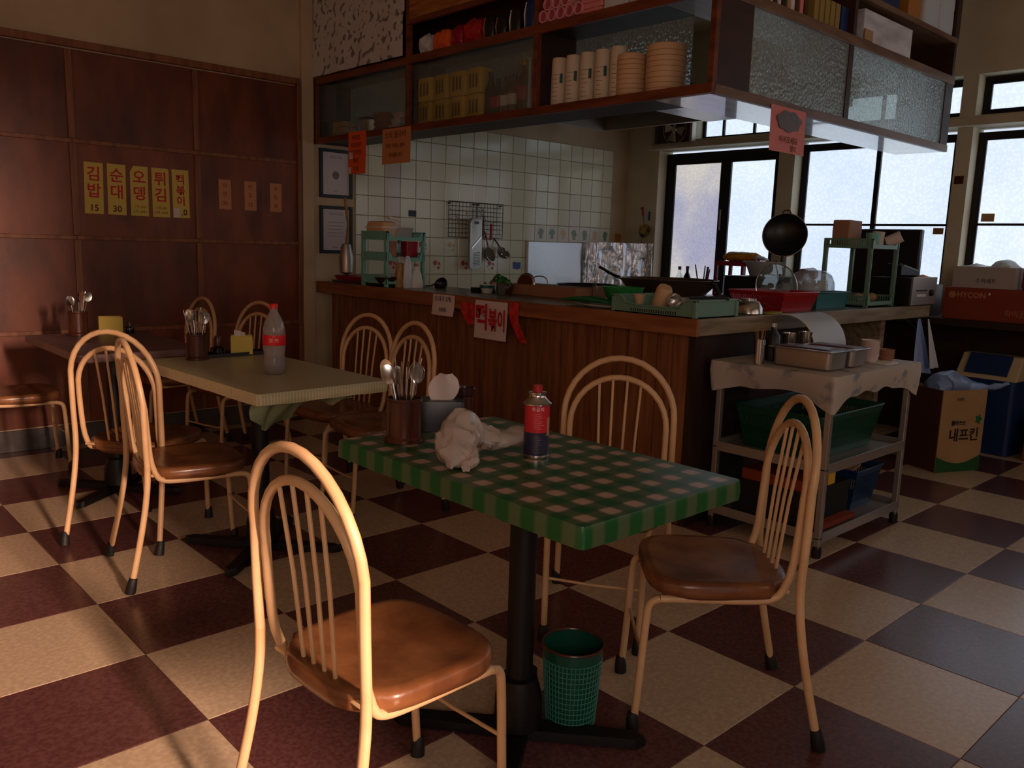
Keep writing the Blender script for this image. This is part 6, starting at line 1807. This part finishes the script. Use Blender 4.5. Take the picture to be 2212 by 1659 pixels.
basket('green_basket', 'large dark green basket on the upper shelf of the trolley', 'basket', tx0 + .36, -.615, .376, .60, .40, .19, mat('basket_green', rgb(12, 66, 46), .4), flare=.84)
basket('blue_basket', 'blue plastic basket on the lowest trolley shelf at right', 'basket', tx0 + .575, -.67, .086, .26, .30, .19, mat('basket_blue', rgb(20, 50, 90), .4), flare=.78)
tag(MB().box(0, .14, 0, .2, 0, .01).build('tan_packet', 'cardboard', smooth=False, loc=(tx0 + .49, -.78, .262), rz=R(12)), 'tan packet lying on the blue basket', 'packet')
tag(MB().box(0, .40, 0, .34, 0, .16).build('dark_crate', 'black_matte', smooth=False, loc=(tx0 + .02, -.80, .0865), bev=.004), 'dark crate at the left of the lowest trolley shelf', 'box')
tag(MB().box(0, .36, 0, .05, 0, .02).build('orange_carton', 'cardboard_or', smooth=False, loc=(tx0 + .03, -.855, .090), bev=.002), 'flat orange carton along the front edge of the lowest trolley shelf', 'box')
ob = thing('orange_box', 'orange and yellow food carton on the dark crate of the trolley', 'box', (tx0 + .03, -.79, .2475))
MB().box(0, .26, 0, .3, 0, .048).build('carton', 'cardboard_or', ob, smooth=False, bev=.002)
MB().box(.20, .262, -.002, .302, .0, .05).build('yellow_band', 'yellow_pack', ob, smooth=False)
tag(MB().grid(lambda u, v: (tx1 - .20 + .12 * u + .01 * sin(v * 9), -.76 + .05 * u, .378 + .13 * v * (1 - .3 * u)), 6, 6, .002).build('lilac_bag', 'bag_white', ang=30), 'thin lilac white bag right of the green basket', 'bag')

# ================================================================== RIGHT SIDE: carton, bin, bags, boxes
cbn = thing('napkin_carton', 'tall cardboard box printed 내프킨 standing on the floor, open at the top', 'box', (4.232, -0.645, 0), R(-24))
cw, cd, ch = .33, .27, .485
MB().box(0, cw, 0, .006, 0, ch).build('front_face', 'cardboard', cbn, smooth=False)
MB().box(0, cw, cd - .006, cd, 0, ch).build('rear_face', 'cardboard', cbn, smooth=False)
MB().box(0, .006, .006, cd - .006, 0, ch).build('side_face', mat('carton_side_maroon', rgb(84, 44, 36), .75), cbn, smooth=False)
MB().box(cw - .006, cw, .006, cd - .006, 0, ch).build('side_face', 'cardboard', cbn, smooth=False)
MB().box(.006, cw - .006, .006, cd - .006, 0, .006).build('base', 'cardboard', cbn, smooth=False)
gp = [(0, 0), (cw, 0), (cw, .095)] + [(cw - cw * q / 10, .095 - .045 * sin(pi * q / 10)) for q in range(1, 10)] + [(0, .095)]
MB(TR((0, -.0006, 0), rx=pi / 2)).prism(gp, 0, .0008).build('green_band', mat('carton_green_print', rgb(30, 84, 40), .7), cbn, smooth=False)
lettering('내프킨', 0.082, 'black_ink', cbn, TR((cw * .56, -.0016, .215), rx=pi / 2), bold=.002)
lettering('뽑아쓰는', 0.030, 'black_ink', cbn, TR((cw * .42, -.0016, .290), rx=pi / 2), bold=.001)
lettering('위생용', 0.022, 'black_ink', cbn, TR((cw * .40, -.0016, .430), rx=pi / 2))
MB(TR((cw * .86, -.0016, .310), rx=pi / 2)).prism([(.020 * (1 + .3 * cos(5 * a)) * cos(a), .024 * (1 + .3 * cos(5 * a)) * sin(a)) for a in [q * pi / 15 for q in range(30)]], 0, .0008).build('leaf_print', 'green', cbn, smooth=False)
v_, f_ = lump([(.04, .12, .48, .05, .04), (.10, .13, .50, .11, .065), (.18, .12, .51, .12, .070), (.25, .10, .50, .09, .055), (.31, .06, .488, .045, .030), (.37, .01, .49, .022, .016), (.42, -.02, .51, .016, .012), (.45, -.03, .52, .026, .018)], amp=.016, seed=51, fq=14)
Tm = TR((4.232, -0.645, 0), rz=R(-24))
bbg = MB(Tm); bbg.add(v_, f_)
tag(bbg.build('blue_bag', 'bag_blue', ang=35), 'pale blue plastic bag stuffed in the top of the tall 내프킨 carton', 'bag')
hbg = thing('hanging_bag', 'blue and white plastic bag hanging from the end of the counter', 'bag', (4.50, -0.30, 0))


def hang(u, v):
    w_ = .015 + .10 * v ** .8
    return (-.0 + (u - .5) * 2 * w_ + .03 * v, -.06 - .02 * sin(u * 14) * v - .03 * v, .865 - .33 * v - .03 * abs(u - .5) * v)
MB().grid(hang, 18, 16, .002).build('bag_sheet', 'bag_blue', hbg, ang=35)


def hang2(u, v):
    w_ = .008 + .045 * v
    return (.035 + (u - .5) * 2 * w_ + .055 * v, -.10 - .015 * sin(u * 9) * v - .04 * v, .865 - .30 * v)
MB().grid(hang2, 10, 14, .002).build('bag_fold', 'bag_white', hbg, ang=30)
cdl = tag(MB().tube(smoothpath([(4.42, -.28, .88), (4.60, -.30, .80), (4.70, -.33, .74), (4.90, -.34, .62)], 2), .005, 6).build('thin_cable', 'black'), 'thin dark cable hanging beside the blue bag', 'cable')
bn_ = thing('swing_bin', 'blue waste bin with a cream housing and blue swing flap', 'bin', (5.02, -.78, 0), R(-4))
MB().rings(rrect(.26, .36, .03, cx=.13, cy=.18), [(.88, 0), (.92, .01), (1, .47), (1, .48)]).build('body', 'navy', bn_)
M['cream_plastic'] = mat('cream_plastic', rgb(206, 186, 146), .45)
MB().add([(-.005, -.005, .48), (.27, -.005, .48), (.27, .37, .48), (-.005, .37, .48), (.09, .0, .63), (.19, .0, .63), (.19, .365, .63), (.09, .365, .63)],
         [(3, 2, 1, 0), (4, 5, 6, 7), (0, 1, 5, 4), (1, 2, 6, 5), (2, 3, 7, 6), (3, 0, 4, 7)]).build('housing', 'cream_plastic', bn_, smooth=False, bev=.006)
MB().add([(.008, .055, .508), (.085, .055, .632), (.085, .315, .632), (.008, .315, .508), (.0, .055, .515), (.077, .055, .637), (.077, .315, .637), (.0, .315, .515)],
         [(0, 1, 2, 3), (7, 6, 5, 4), (0, 4, 5, 1), (1, 5, 6, 2), (2, 6, 7, 3), (3, 7, 4, 0)]).build('swing_flap', 'navy', bn_, smooth=False, bev=.003)
box_thing('floor_carton', 'brownish orange carton on the floor at the right edge of the picture', 'box', 5.16, -1.08, 0, .30, .42, .155, 'cardboard_or')
pcn = thing('floor_carton', 'pale printed carton stacked on the brownish orange carton', 'box', (5.17, -1.09, .157))
MB().box(-.14, .14, -.20, .20, 0, .125).build('carton', 'cardboard_rose', pcn, smooth=False, bev=.003)
for q in range(4):
    MB(FACE_NX(-.1405, .12 - .07 * q, .085)).prism([(-.02, -.012), (.02, -.012), (.018, .012), (-.02, .01)], 0, .0008).build('print', 'brownware', pcn, smooth=False)
# on the window worktop
obx = thing('orange_carton', 'long orange carton with white logo on the worktop below the windows', 'box', (5.06, -.285, .846))
MB().box(0, .36, -.62, 0, 0, .205).build('carton', 'cardboard_or', obx, smooth=False, bev=.003)
lettering('HYCON', 0.048, 'peach_paper', obx, FACE_NX(-.0012, -.165, .158), bold=.0012)
MB(FACE_NX(-.0008, -.050, .158)).prism([(.024 * cos(a), .024 * sin(a)) for a in [q * pi / 3 for q in range(6)]], 0, .0008).build('logo', 'peach_paper', obx, smooth=False)
lettering('하이콘', 0.045, 'peach_paper', obx, FACE_NX(-.0012, -.43, .055))
MB(FACE_NX(-.0008, -.272, .172)).prism([(.006 * cos(a), .009 * sin(a)) for a in [q * pi / 5 for q in range(10)]], 0, .0008).build('hand_hole', 'white_ink', obx, smooth=False)
wbx = thing('white_carton', 'white open carton of bagged goods standing on the long orange carton', 'box', (5.085, -.318, 1.052))
M['white_carton'] = mat('white_carton', rgb(176, 164, 156), .7)
for (x0, x1, y0, y1) in ((0, .005, -.365, 0), (.255, .26, -.365, 0), (.005, .255, -.005, 0), (.005, .255, -.365, -.360)):
    MB().box(x0, x1, y0, y1, 0, .135).build('side', 'white_carton', wbx, smooth=False)
MB().box(.005, .255, -.360, -.005, 0, .004).build('base', 'white_carton', wbx, smooth=False)
lettering('수저세트', 0.034, 'black_ink', wbx, FACE_NX(-.0012, -.20, .045))
for k, (yy, hh, lb) in enumerate(((-.09, .155, 'flatter white bag in the left half of the white carton'), (-.265, .185, 'rounder white bag bulging from the right half of the white carton'))):
    v_, f_ = lump([(.13, yy + .085, .09, .06, .05), (.13, yy + .05, .09, .11, hh - .105), (.13, yy, .09, .115, hh - .09), (.13, yy - .05, .09, .11, hh - .105), (.13, yy - .085, .09, .06, .05)], amp=.008, seed=60 + k, fq=16)
    o = MB(TR((5.085, -.318, 1.056))).add([(p.x, p.y, max(p.z, .004)) for p in v_], f_).build('white_bag', 'bag_white', ang=35)
    tag(o, lb, 'bag')
tag(MB().rings(rrect(.16, .14, .05), [(.9, 0), (1, .02), (.95, .15), (.7, .18)]).build('red_bag', 'red', loc=(5.20, -.77, 1.052)), 'red wrapped packet at the right end of the long orange carton', 'bag')
v_, f_ = lump([(5.20, .16, 1.085, .03, .015), (5.20, .12, 1.09, .06, .03), (5.20, .02, 1.09, .065, .032), (5.20, -.10, 1.088, .06, .03), (5.20, -.15, 1.08, .03, .015)], amp=.008, seed=71, fq=30)
tag(MB().add(v_, f_).build('orange_net', 'orange_stuff', ang=50), 'orange bundle lying on a dark box under the middle window', 'bundle')
box_thing('dark_box', 'dark box under the orange bundle beneath the middle window', 'box', 5.20, 0.005, .846, .30, .34, .21, 'cab_dark')

# keep fine multi-piece parts marked as joined
for o in bpy.data.objects:
    if o.parent and o.name.split('.')[0] in ('slotted_wall', 'lettering', 'slot_marks', 'lattice', 'dipped_wall'):
        o['kind'] = 'stuff' if o.name.split('.')[0] in ('slotted_wall', 'lattice', 'slot_marks') else o.get('kind', '')
        if not o['kind']:
            del o['kind']
